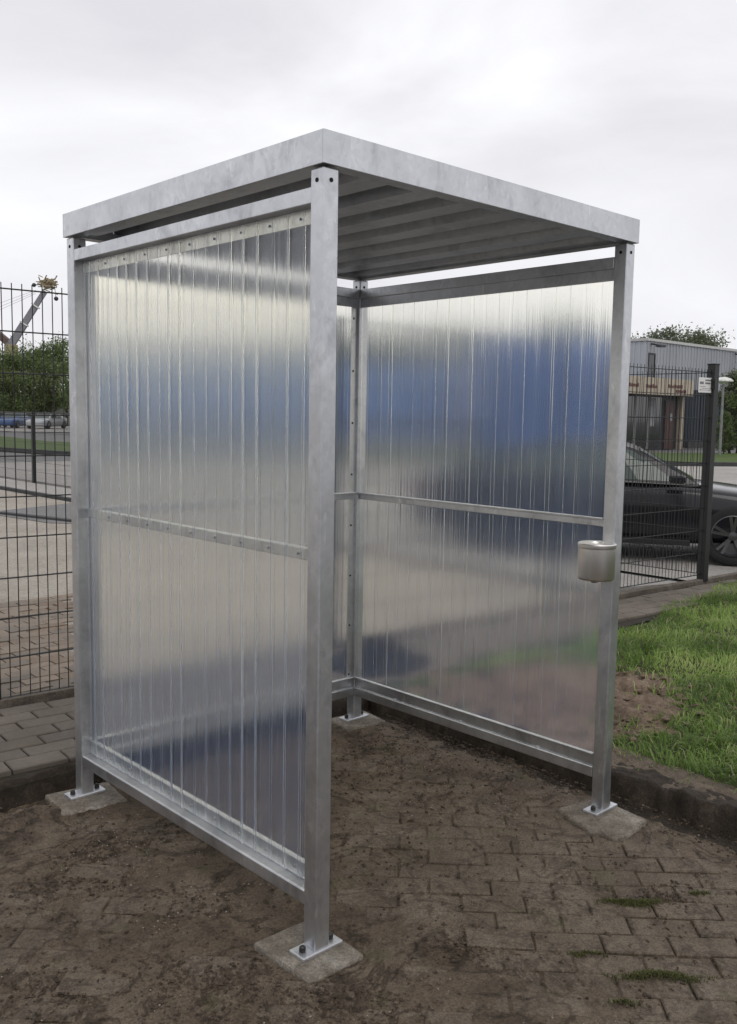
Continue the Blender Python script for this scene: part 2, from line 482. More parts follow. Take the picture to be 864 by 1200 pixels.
# --- muddy paved area (45 degree stretcher bond)
def mud_level(x, y):
    a = fbm(x*1.1+3, y*1.1+7, 5)
    d = np.minimum(1.70-x, 1.60-y)           # distance to the kerbs
    cover = sstep(0.40, 0.66, a)
    # more mud round the two kerbs and along the left panel, less in the open foreground
    near = sstep(0.55, 0.0, d)
    left = sstep(0.7, -0.4, x)*sstep(-1.2, 0.2, y)
    return cover*0.65+near*0.55+left*0.12
def mud_z(x, y):
    lv = mud_level(x, y)
    r1 = fbm(x*9+1, y*9+2, 5, 0.55)-0.5
    r2_ = fbm(x*34+5, y*34+1, 4, 0.6)-0.5
    # trodden ridges
    rid = 1-np.abs(2*fbm(x*3.2+40, y*3.2+11, 4)-1)
    z = -0.0252+lv*0.0105+0.008*sstep(0.42, 0.2, np.minimum(1.70-x, 1.60-y))+r1*0.020*(0.5+lv)+r2_*0.013*(0.4+lv)-0.0055*sstep(-0.1, 0.5, x)*sstep(0.7, -0.3, y)-0.003*sstep(-0.2, -0.6, x)*sstep(0.9, 0.4, y)+(rid-0.85)*0.016*lv
    d = np.minimum(1.72-x, 1.63-y)
    z = z-0.045*sstep(0.15+0.10*(fbm(x*5, y*5, 3)-.5), 0.02, d)
    for px, py in ((S/2, S/2), (W-S/2, S/2), (S/2, DP-S/2), (W-S/2, DP-S/2)):
        z = np.where((np.abs(x-px) < 0.095) & (np.abs(y-py) < 0.055), np.minimum(z, -0.012), z)
    # bare tops of the two front tiles, mud washing over the two rear ones
    ft = np.maximum(np.abs(x-0.02)-0.105, np.abs(y-0.045)-0.125); ft2 = np.maximum(np.abs(x-1.45)-0.13, np.abs(y+0.01)-0.14)
    ft3 = np.maximum(np.abs(x-0.01)-0.13, np.abs(y-1.46)-0.12); ft2 = np.minimum(ft2, ft3)
    ring = np.maximum(np.abs(x-1.45)-0.185, np.abs(y+0.01)-0.195)
    z = np.where(ring < 0, np.minimum(z, -0.030+0.010*fbm(x*15, y*15, 3)), z)
    wob = 0.06*(fbm(x*8+2, y*8+9, 4)-0.5)
    z = np.where(np.minimum(ft, ft2)+wob < 0, np.minimum(z, -0.010), z)
    return z
mud = grid('mud', -1.7, 1.76, -1.7, 1.66, 0.0105, mud_z, 'mud')
tag(mud, 'trodden brown mud spread over the paving under the shelter', 'mud', kind='stuff')

paving = sheet('paving_bed', [(-3.2, -3.2), (1.74, -3.2), (1.74, 1.64), (-3.2, 1.64)], -0.056, 'sand')
BL, BW, JT = 0.206, 0.103, 0.006
pm = MB(); pm.box((-BL/2+JT/2, -BW/2+JT/2, -0.045), (BL/2-JT/2, BW/2-JT/2, 0.0))
brick_mesh = pm.mesh('brick')
bmb = bmesh.new(); bmb.from_mesh(brick_mesh)
bmesh.ops.bevel(bmb, geom=[e for e in bmb.edges if all(v_.co.z > -0.01 for v_ in e.verts)], offset=0.004, segments=1, affect='EDGES')
bmb.to_mesh(brick_mesh); bmb.free()
brick_mesh.materials.append(G['mudbrick'])
cand = []
ang = R(-45.5); ca, sa = math.cos(ang), math.sin(ang)
for j in range(-45, 46):
    for i in range(-28, 29):
        lx = (i+0.5*(j % 2))*BL; ly = j*BW
        x = lx*ca-ly*sa+0.06; y = lx*sa+ly*ca+0.02
        if -2.6 < x < 1.53 and -2.4 < y < 1.45:
            # in view?
            d = Vector((x, y, -0.02))-Vector((cx, cy, cz)); dp = d.dot(fw)
            if dp < 0.3: continue
            px = 432+fpx*d.dot(r2)/dp; py = 600-fpx*d.dot(u2)/dp
            vis = -60 < px < 920 and py < 1260
            cand.append((0 if vis else 1, dp, x, y))
cand.sort()
bricks_rest = MB()
for k, (nv, dp, x, y) in enumerate(cand):
    dz = random.uniform(-0.005, 0.0035)
    if k < 300:
        o = bpy.data.objects.new('brick', brick_mesh); col.objects.link(o); o.parent = paving
        o.location = (x, y, -0.0215+dz); o.rotation_euler = (random.uniform(-.022, .022), random.uniform(-.022, .022), ang+random.uniform(-.02, .02))
    else:
        c_, s_ = math.cos(ang), math.sin(ang)
        bricks_rest.add([(x+v.co.x*c_-v.co.y*s_, y+v.co.x*s_+v.co.y*c_, -0.0215+dz+v.co.z) for v in brick_mesh.vertices],
                        [tuple(p.vertices) for p in brick_mesh.polygons])
if bricks_rest.v:
    o = bricks_rest.build('far_bricks', 'mudbrick', paving); o['kind'] = 'stuff'

# --- raised pavement strip in front of the mesh fence
FA = Vector((6.53, 2.205)); FB = Vector((0.16, 2.717)); FD = (FB-FA).normalized()
def fence_v(u): return FA.y+(u-FA.x)*(FB.y-FA.y)/(FB.x-FA.x)
strip = sheet('pavement', [(-3.0, 1.66), (1.95, 1.66), (7.0, 1.66), (7.4, fence_v(7.4)-0.06), (-3.0, fence_v(-3.0)-0.06)], 0.036, 'sand', 0.10)
pm = MB(); PL, PW = 0.24, 0.120
pm.box((-PL/2+0.004, -PW/2+0.004, -0.03), (PL/2-0.004, PW/2-0.004, 0.0))
pav_mesh = pm.mesh('brick')
bmb = bmesh.new(); bmb.from_mesh(pav_mesh)
bmesh.ops.bevel(bmb, geom=[e for e in bmb.edges if all(v_.co.z > -0.01 for v_ in e.verts)], offset=0.005, segments=1, affect='EDGES')
bmb.to_mesh(pav_mesh); bmb.free()
pav_mesh.materials.append(G['paver'])
fa = math.atan2(FB.y-FA.y, FB.x-FA.x)+math.pi
cnt = 0
for j in range(9):
    u = -0.75+(0.5*PL if j % 2 else 0)
    while u < 6.9:
        y = fence_v(u)-0.125-PW/2-j*PW
        if y > 1.735 and cnt < 300:
            o = bpy.data.objects.new('brick', pav_mesh); col.objects.link(o); o.parent = strip
            o.location = (u, y, 0.058+random.uniform(-.003, .003)); o.rotation_euler = (random.uniform(-.012, .012), random.uniform(-.012, .012), fa+random.uniform(-.01, .01)); cnt += 1
        u += PL
# kerb stones along both raised edges
ke = empty('kerb_edging', (0.0, 1.695, -0.098)); tag(ke, 'low mud-stained kerb stones edging the brick pavement behind the shelter', 'kerb')
u = -3.0
while u < 1.70:
    L = min(0.98, 1.70-u)
    MB().box((u+0.004, -0.015+random.uniform(-.004, .004), 0), (u+L-0.004, 0.050, 0.128+random.uniform(-.004, .004))).build('kerb_stone', 'kerb', ke, 0.008); u += 1.0
ke = empty('kerb_edging', (1.785, 0.0, -0.115)); tag(ke, 'sunken soil-covered kerb stones edging the lawn beside the shelter', 'kerb')
v = 1.64
while v > -3.9:
    MB().box((0.0+random.uniform(-.006, .006), v-0.976, 0), (0.06, v-0.004, 0.118+random.uniform(-.008, .008))).build('kerb_stone', 'kerb', ke, 0.010); v -= 0.98
def bank_r(x, y):
    e = 1.745+0.085*(fbm(y*4.0+3, y*0+1, 4)-0.5)+0.05*(fbm(y*17, x*9, 3)-.5)
    return -0.075+(0.128+0.05*(fbm(x*11, y*11, 4)-.5))*sstep(-0.026, 0.020, x-e)+0.012*(fbm(x*40, y*40, 3)-.5)
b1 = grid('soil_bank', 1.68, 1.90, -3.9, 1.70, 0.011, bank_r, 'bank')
tag(b1, 'crumbling dark soil bank along the lawn edge beside the shelter', 'soil', kind='stuff')
def bank_l(x, y):
    e = 1.652+0.040*(fbm(x*4.0+13, x*0+1, 4)-0.5)+0.015*(fbm(x*17, y*9, 3)-.5)
    return -0.075+(0.134+0.030*(fbm(x*12, y*12, 4)-.5))*sstep(-0.022, 0.016, y-e)-0.03*sstep(1.675, 1.73, y)
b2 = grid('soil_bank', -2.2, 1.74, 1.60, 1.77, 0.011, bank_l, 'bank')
tag(b2, 'crumbling soil edge of the brick pavement behind the shelter', 'soil', kind='stuff')
# concrete strip under fence
p0 = FA+FD*(-1.0); p1 = FA+FD*9.6
MB().bar((0, 0, 0.035), (p1.x-p0.x, p1.y-p0.y, 0.035), 0.07, 0.07).build('fence_footing_strip', 'kerb', None, 0.004, loc=(p0.x, p0.y, 0.004))['kind'] = 'structure'

# --- lawn
def soil_mask(x, y):
    d = np.hypot((x-2.42)/0.88, (y-0.92)/0.74)+1.3*(fbm(x*3.7, y*3.7, 5, .6)-0.5)
    return sstep(1.12, 0.72, d)
def lawn_z(x, y):
    z = 0.040+0.028*(fbm(x*1.7+9, y*1.7, 4)-0.5)+0.020*(fbm(x*8, y*8, 4)-0.5)
    sm = soil_mask(x, y)
    rid = 1-np.abs(2*fbm(x*4.2+4, y*4.2+1, 4)-1)
    z = z+sm*(0.006+0.085*(fbm(x*9+3, y*9, 5, .65)-0.5)+0.06*(rid-0.85))
    e = sstep(0.0, 0.22, x-1.78)
    z = z*e+(0.035+0.018*(fbm(x*12, y*12, 4)-.5))*(1-e)
    # low rise and dip of the turf further out
    return z+0.030*np.exp(-((x-4.6)**2/0.5+(y-0.75)**2/0.12))
lawn = grid('lawn', 1.782, 9.0, -6.0, 1.86, 0.035, lawn_z, 'turf', keep=lambda x, y: y < 1.70+0.10*np.sin(x*1.3)+0.05*np.sin(x*5.1)+np.maximum(0, (x-4.5))*0.10)
lawn['kind'] = 'structure'
sp = grid('dug_soil', 1.786, 3.35, 0.05, 1.78, 0.012, lambda x, y: lawn_z(x, y)-0.012+0.030*soil_mask(x, y)+0.014*(fbm(x*26, y*26, 4, .6)-.5)*soil_mask(x, y), 'soil')
tag(sp, 'bare brown dug soil showing through the lawn behind the right panel', 'soil', kind='stuff')

be = grid('bare_earth', 1.786, 2.16, -3.6, 0.6, 0.012, lambda x, y: lawn_z(x, y)+0.008-0.03*sstep(1.98+0.16*(fbm(y*4, x*4, 4)-.5), 2.12, x)+0.018*(fbm(x*22, y*22, 4, .6)-.5), 'edge')
tag(be, 'bare trodden earth between the lawn and its kerb', 'soil', kind='stuff')
def blades(name, pts, hmin, hmax, width, mat, lean=0.5, tint=None, label=None, cat=None, clump=None):
    n = len(pts)
    P = np.asarray(pts)
    az = rng.random(n)*2*math.pi
    if clump is not None: az = clump+rng.normal(0, 0.8, n)
    h = hmin+(hmax-hmin)*rng.random(n)**1.3
    ln = lean*(0.3+rng.random(n))
    dx, dy = np.cos(az), np.sin(az)
    fa_ = az+math.pi/2+rng.normal(0, 0.5, n)
    wx, wy = np.cos(fa_)*width*(.6+.8*rng.random(n)), np.sin(fa_)*width*(.6+.8*rng.random(n))
    V = np.zeros((n, 5, 3))
    V[:, 0] = P+np.stack([-wx, -wy, -0.004+0*h], -1); V[:, 1] = P+np.stack([wx, wy, -0.004+0*h], -1)
    mid = P+np.stack([dx*h*ln*.35, dy*h*ln*.35, h*.62], -1)
    V[:, 2] = mid+np.stack([wx*.75, wy*.75, 0*h], -1); V[:, 3] = mid-np.stack([wx*.75, wy*.75, 0*h], -1)
    V[:, 4] = P+np.stack([dx*h*ln, dy*h*ln, h*(1-0.35*ln)], -1)
    b = (np.arange(n)*5)[:, None]
    F4 = (b+np.array([[0, 1, 2, 3]])).tolist(); F3 = (b+np.array([[3, 2, 4]])).tolist()
    m = bpy.data.meshes.new(name); m.from_pydata(V.reshape(-1, 3).tolist(), [], F4+F3); m.update()
    t = tint if tint is not None else rng.random(n)*.6
    a = m.attributes.new('tint', 'FLOAT', 'POINT'); a.data.foreach_set('value', np.repeat(np.clip(t, 0, 1), 5).astype(np.float32))
    o = link(name, m, mat)
    tag(o, label, cat, kind='stuff'); return o
# blades denser nearby
N = 190000
gx = 1.83+7.0*rng.random(N)**1.25; gy = -2.2+4.2*rng.random(N)
edge = 1.66+0.10*np.sin(gx*1.3)+0.05*np.sin(gx*5.1)+np.maximum(0, gx-4.5)*0.10
ddx, ddy = gx-cx, gy-cy
pxx = (ddx*r2.x+ddy*r2.y)/(ddx*fw.x+ddy*fw.y+.16)*fpx+432
dens = fbm(gx*2.3+2, gy*2.3+5, 4)
sm = soil_mask(gx, gy)
thin = sstep(2.16+0.2*(fbm(gy*3, gx*0, 3)-.5), 1.92, gx)*0.985                       # bare dirt along the kerb
pathk = np.exp(-((gx-5.2)**2/0.9+(gy-0.95)**2/0.012))*0.8
k = (gy < edge) & (pxx > 480) & (pxx < 1050) & (rng.random(N) < np.clip(0.35+1.3*(dens-0.3), 0.15, 1)*(1-sm)*(1-thin)*(1-pathk)) & (np.abs(ddx) > 0)
gx, gy, dens = gx[k], gy[k], dens[k]
gz_ = lawn_z(gx, gy)
tn = 0.22+1.7*(fbm(gx*2.4+31, gy*2.4+3, 4)-0.42)+rng.normal(0, 0.13, len(gx))
tn = np.where(rng.random(len(gx)) < 0.05, 1.0, tn)
cl = 6.0*fbm(gx*2.2, gy*2.2, 3)*math.pi
hs = 0.6+0.8*fbm(gx*2.9+8, gy*2.9, 3)
ob = blades('grass', np.stack([gx, gy, gz_], -1), 0.016*hs, 0.078*hs*hs, 0.0026, 'grass', 1.35, tn, 'short green grass of the lawn beside the shelter', 'grass', clump=cl)
# tufts hanging over the kerb behind the bottom rail
n = 700
ty = rng.uniform(-1.2, 1.5, n); tx = 1.80+rng.normal(0.03, 0.03, n)
kk = (fbm(ty*3.3, tx*0+2, 3) > 0.50) & (ty > 0.15)
blades('grass_tufts', np.stack([tx, ty, np.full(n, 0.045)], -1)[kk], 0.03, 0.075, 0.0022, 'grass', 1.5, rng.random(int(kk.sum()))*.5+.1, 'ragged grass tufts hanging over the kerb beneath the right panel', 'grass', clump=np.pi)

# --- moss streaks on the paving
mp_ = []
for (mx_, my_, L, wd, a_) in ((0.985, -0.437, 0.11, 0.022, -0.75), (0.685, -0.705, 0.13, 0.020, -0.80), (0.62, -0.50, 0.06, 0.008, -.75), (0.50, -0.70, 0.05, 0.008, -.75), (1.20, -.55, .04, .010, -.7)):
    n = int(42000*L*wd*8)
    t = rng.normal(0, 0.48, n); q_ = rng.normal(0, 0.42, n)+0.5*np.sin(t*4+mx_*30)+rng.normal(0, .25, n)
    mp_.append(np.stack([mx_+t*L*math.cos(a_)-q_*wd*math.sin(a_), my_+t*L*math.sin(a_)+q_*wd*math.cos(a_), np.full(n, -0.022)+0.010*np.exp(-t*t*2-q_*q_*2)], -1))
mp_ = np.concatenate(mp_)
blades('moss', mp_, 0.003, 0.012, 0.0016, 'moss', 1.2, None, 'olive green moss streaks growing in the paving joints', 'moss')

# --- clods and grit
def lump(rad, seed):
    b = bmesh.new(); bmesh.ops.create_icosphere(b, subdivisions=1, radius=rad)
    rr = random.Random(seed)
    for v_ in b.verts: v_.co *= rr.uniform(0.6, 1.3); v_.co.z *= 0.65
    vv = np.array([v_.co[:] for v_ in b.verts]); ff = [tuple(x.index for x in f.verts) for f in b.faces]; b.free(); return vv, np.array(ff)
LUMPS = [lump(1.0, s_) for s_ in range(8)]
def scatter(name, pts, sizes, mat, zf, sink=0.25):
    V = []; F = []; o = 0
    for (x, y), s_ in zip(pts, sizes):
        vv, ff = LUMPS[random.randrange(8)]
        t = random.random()*6.28; c_, q_ = math.cos(t), math.sin(t)
        R2 = np.array([[c_, -q_, 0], [q_, c_, 0], [0, 0, 1]])
        V.append(vv@R2.T*s_+np.array([x, y, 0])); F.append(ff+o); o += len(vv)
    V = np.concatenate(V); F = np.concatenate(F)
    ctr = np.repeat(np.array(pts), 12, 0)[:len(V)]
    V[:, 2] += zf(ctr[:, 0], ctr[:, 1])+np.repeat(np.array(sizes), 12)*0.3
    m = bpy.data.meshes.new(name); m.from_pydata(V.tolist(), [], F.tolist()); m.update(); return link(name, m, mat)
def crumbs(name, n_each, mat, spots, smin, smax):
    P = []
    for (ax_, ay_, bx_, by_, wd, n) in spots:
        t = rng.random(n); P.append(np.stack([ax_+(bx_-ax_)*t+rng.normal(0, wd, n), ay_+(by_-ay_)*t+rng.normal(0, wd, n)], -1))
    P.append(np.stack([rng.uniform(-1.4, 1.68, n_each), rng.uniform(-1.5, 1.60, n_each)], -1))
    P = np.concatenate(P); P[:, 0] = np.minimum(P[:, 0], 1.70); P[:, 1] = np.minimum(P[:, 1], 1.62)
    n = len(P); s_ = smin+(smax-smin)*rng.random(n)**4
    base = np.array([[1, 0, 0], [0, 1, 0], [-1, 0, 0], [0, -1, 0], [0, 0, 1], [0, 0, -1]], float)
    V = base[None]*s_[:, None, None]*rng.uniform(0.5, 1.4, (n, 6, 1))+rng.normal(0, 0.25, (n, 6, 3))*s_[:, None, None]
    t = rng.random(n)*6.283; c_, q_ = np.cos(t), np.sin(t)
    X = V[:, :, 0]*c_[:, None]-V[:, :, 1]*q_[:, None]; Y = V[:, :, 0]*q_[:, None]+V[:, :, 1]*c_[:, None]
    Z = V[:, :, 2]*0.7+(topz(P[:, 0], P[:, 1])+s_*0.15)[:, None]
    V = np.stack([X+P[:, 0:1], Y+P[:, 1:2], Z], -1).reshape(-1, 3)
    f = np.array([[0, 1, 4], [1, 2, 4], [2, 3, 4], [3, 0, 4], [1, 0, 5], [2, 1, 5], [3, 2, 5], [0, 3, 5]])
    F = (np.arange(n)*6)[:, None, None]+f[None]
    m = bpy.data.meshes.new(name); m.from_pydata(V.tolist(), [], F.reshape(-1, 3).tolist()); m.update(); return link(name, m, mat)
SPOTS = ((-0.42, 0.22, -0.20, 0.10, 0.05), (-0.30, 0.06, -0.05, -0.14, 0.045), (-0.16, -0.12, 0.05, -0.32, 0.045), (-0.28, 0.62, -0.05, 0.42, 0.06), (-0.60, 0.95, -0.25, 0.80, 0.05), (0.10, 1.05, 0.35, 0.85, 0.10),
         (1.15, 0.85, 1.60, 0.40, 0.10), (1.35, 1.3, 1.60, 0.8, 0.09), (0.75, 1.05, 1.2, 1.0, .12), (1.0, -0.50, 1.15, -0.52, 0.03), (0.3, -0.22, 0.42, -0.25, 0.03), (0.55, 1.45, 1.5, 1.5, 0.06), (-0.9, 1.4, 0.3, 1.52, 0.07), (1.60, -1.2, 1.66, 1.5, 0.05), (-0.75, 0.45, -0.45, 0.30, 0.06), (-0.28, 1.05, 0.05, 0.98, 0.05), (-0.5, 0.1, -0.3, -0.2, .08), (0.2, 0.5, 0.9, 0.55, .2))
def topz(x, y): return np.maximum(mud_z(x, y), -0.022)
o = crumbs('soil_clods', 2600, 'clod', [(*t, 420 if k_ not in (13, 9, 10) else (2600 if k_ == 13 else 160)) for k_, t in enumerate(SPOTS)], 0.0008, 0.0095)
o2 = crumbs('mud_crumbs', 9000, 'mud', [(*t[:4], t[4]*1.8, 500) for t in SPOTS], 0.0010, 0.0085)
tag(o2, 'fine brown crumbs of mud trodden over the paving', 'soil', kind='stuff')
tag(o, 'dark crumbs of soil scattered over the muddy paving', 'soil', kind='stuff')
pts = []; szs = []
while len(pts) < 6500:
    x, y = random.uniform(-1.3, 1.66), random.uniform(-1.4, 1.3)
    if fbm(np.array([x*2.1+50]), np.array([y*2.1]), 3)[0] > 0.40+0.25*random.random():
        pts.append((x, y)); szs.append(0.0008+0.0030*random.random()**5)
o = scatter('grit', pts, szs, 'pebble', topz)
tag(o, 'pale grit and small stone chips strewn over the muddy paving', 'grit', kind='stuff')
pts = [(random.gauss(2.42, .42), random.gauss(0.92, .36)) for _ in range(1500)]
pts = [(max(1.80, x), y) for x, y in pts]
szs = [0.003+0.024*random.random()**5 for _ in pts]
o = scatter('soil_lumps', pts, szs, 'soil', lambda x, y: lawn_z(x, y)+0.01)
tag(o, 'lumps of dug soil lying on the bare patch beside the lawn', 'soil', kind='stuff')
# dark heap behind the back corner
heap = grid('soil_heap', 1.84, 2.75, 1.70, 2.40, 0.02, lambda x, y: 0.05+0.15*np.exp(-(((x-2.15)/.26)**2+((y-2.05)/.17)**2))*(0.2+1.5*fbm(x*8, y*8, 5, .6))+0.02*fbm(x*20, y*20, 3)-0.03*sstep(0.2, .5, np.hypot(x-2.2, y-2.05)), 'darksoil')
tag(heap, 'dark heap of damp soil on the pavement behind the shelter corner', 'soil heap', kind='stuff')

# --- ground beyond the fence
yard = sheet('yard', [(-30, 2.80), (5.30, 2.36), (5.35, 60), (-30, 60)], 0.015, 'yard', 0.08)
ym = MB(); ym.box((-.1, -.05, -.03), (.1, .05, 0))
yb = ym.mesh('brick'); yb.materials.append(G['yardbrick'])
cnt = 0
for j in range(0, 24):
    for i in range(0, 22):
        u = -0.1+(i+0.5*(j % 2))*0.21; y = 2.86+j*0.105
        if y < fence_v(u)+0.12: continue
        if cnt < 300 and u < 0.62+0.42*(y-2.6) and u > -0.15+0.27*(y-2.7):
            o = bpy.data.objects.new('brick', yb); col.objects.link(o); o.parent = yard
            hgt = random.uniform(-.004, .004)
            o.location = (u, y, 0.026+hgt); o.rotation_euler = (random.uniform(-.035, .035), random.uniform(-.03, .03), random.uniform(-.05, .05)); cnt += 1
sheet('sidewalk', [(5.42, 2.6), (6.35, 2.3), (6.35, 90), (5.42, 90)], 0.045, 'lot', 0.11)
k = MB().box((5.33, 2.6, -.07), (5.42, 80, .07)).build('yard_kerb', 'kerbdark'); k['kind'] = 'structure'
k = MB().box((6.52, 5.2, -.07), (6.64, 90, .05)).build('road_kerb', 'lot'); k['kind'] = 'structure'
# sunken patch with dark edge in the yard
sheet('yard_patch', [(3.75, 10.2), (4.9, 8.6), (5.3, 12.6), (3.5, 11.9)], 0.026, 'asphalt', 0.02)
k = MB().bar((3.66, 11.6, 0.03), (4.05, 10.1, 0.03), 0.10, 0.05).bar((4.05, 10.1, .03), (4.9, 8.5, .03), 0.10, 0.05).build('patch_kerb', 'kerbdark'); k['kind'] = 'structure'
sheet('parking_lot', [(7.0, -30), (70, -30), (55, 2), (31, 13), (20, 19.5), (12.6, 26), (7.0, 26)], -0.050, 'lot')
VN = [(80, -12), (56, 1.8), (42, 7.5), (30.6, 13.2), (20, 20), (13.1, 29.5), (12.4, 34), (12.3, 90)]
VF = [(24, 90), (17.5, 41), (20, 34), (30, 24), (40, 18.2), (60, 12.0), (90, 6)]
sheet('verge', VN+VF, 0.06, 'verge', 0.10)
k = MB()
for a, b in zip(VN[:-1], VN[1:]): k.bar((*a, 0.02), (*b, 0.02), 0.22, 0.14)
k = k.build('verge_kerb', 'kerbdark'); k['kind'] = 'structure'

# ================================================================== SHELTER
sh = empty('smoking_shelter', (0, 0, 0))
tag(sh, 'galvanized steel smoking shelter with clear ribbed panels and flat roof on four posts', 'shelter')
for ci, (px, py) in enumerate(((0, 0), (W-S, 0), (0, DP-S), (W-S, DP-S))):
    p = MB().box((px, py, 0.006), (px+S, py+S, H)).build('post', 'galv', sh, 0.004)
    # bolt heads near the top on visible faces
    for (dx, dy, ax) in ((S/2, 0, (0, -1, 0)), (0, S/2, (-1, 0, 0)), (S, S/2, (1, 0, 0)), (S/2, S, (0, 1, 0))):
        c = Vector((px+dx, py+dy, H-0.032)); a = Vector(ax)
        MB().tube(c-a*0.004, c+a*0.0015, 0.0062, n=10).build('bolt_hole', 'hole', p)
    if px > 1:   # line of holes on the inner face of the two right-hand posts
        pass
    bp = MB()
    L = 0.075
    bp.box((px+S/2-L, py-0.006, -0.004), (px+S/2+L, py+S+0.006, 0.0075))
    bp = bp.build('base_plate', 'galv_bright', sh, 0.003)
    for sx in (-1, 1):
        c = Vector((px+S/2+sx*0.052, py+S/2, 0.0))
        MB().tube(c, c+Vector((0, 0, 0.014)), 0.0105, n=6).lathe([(0.0105, .014), (0.0095, .021), (0.005, .025), (0, .026)], 10, c).build('anchor_cap', 'black', bp)

# roof: fascia boards, inner lips, trapezoidal deck
RT, RB, OV = 2.2914, 2.2046, 0.0095
T = 0.004
x0, x1, y0, y1 = -OV, W+OV, -OV, DP+OV
roof = MB().box((x0, y0, RB), (x1, y0+T, RT)).build('front_fascia', 'galv', sh, 0.0012)
MB().box((x0, y1-T, RB), (x1, y1, RT)).build('rear_fascia', 'galv', sh, 0.0012)
MB().box((x0, y0+T, RB), (x0+T, y1-T, RT)).build('side_fascia', 'galv', sh, 0.0012)
MB().box((x1-T, y0+T, RB), (x1, y1-T, RT)).build('side_fascia', 'galv', sh, 0.0012)
lp = 0.048
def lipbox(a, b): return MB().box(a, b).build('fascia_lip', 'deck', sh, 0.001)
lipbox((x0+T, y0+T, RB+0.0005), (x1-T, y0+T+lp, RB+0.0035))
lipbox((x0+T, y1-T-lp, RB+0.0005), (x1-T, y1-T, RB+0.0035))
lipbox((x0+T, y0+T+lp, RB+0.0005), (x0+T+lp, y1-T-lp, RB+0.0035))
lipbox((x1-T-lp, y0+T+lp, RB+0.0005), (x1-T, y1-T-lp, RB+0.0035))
prof = []
P_ = 0.207; u = x0+T+0.006
while u < x1-T-0.01:
    for du, z in ((0, 2.216), (0.098, 2.216), (0.110, 2.276), (0.195, 2.276)):
        if u+du < x1-T-0.004: prof.append((u+du, z))
    u += P_
prof.append((x1-T-0.004, prof[-1][1]))
dk = MB(); n = len(prof)
dk.add([(a, y0+T+0.002, z) for a, z in prof]+[(a, y1-T-0.002, z) for a, z in prof]+[(a, y0+T+0.002, z+0.0025) for a, z in prof]+[(a, y1-T-0.002, z+0.0025) for a, z in prof],
       [(k, k+1, n+k+1, n+k) for k in range(n-1)]+[(2*n+k, 3*n+k, 3*n+k+1, 2*n+k+1) for k in range(n-1)]+[(k, 2*n+k, 2*n+k+1, k+1) for k in range(n-1)]+[(n+k, n+k+1, 3*n+k+1, 3*n+k) for k in range(n-1)])
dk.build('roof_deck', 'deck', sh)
# side zee purlins visible below the deck on the two rear sides
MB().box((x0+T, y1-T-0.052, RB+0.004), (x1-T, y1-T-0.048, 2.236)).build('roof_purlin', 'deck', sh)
MB().box((x1-T-0.052, y0+T, RB+0.004), (x1-T-0.048, y1-T, 2.236)).build('roof_purlin', 'deck', sh)

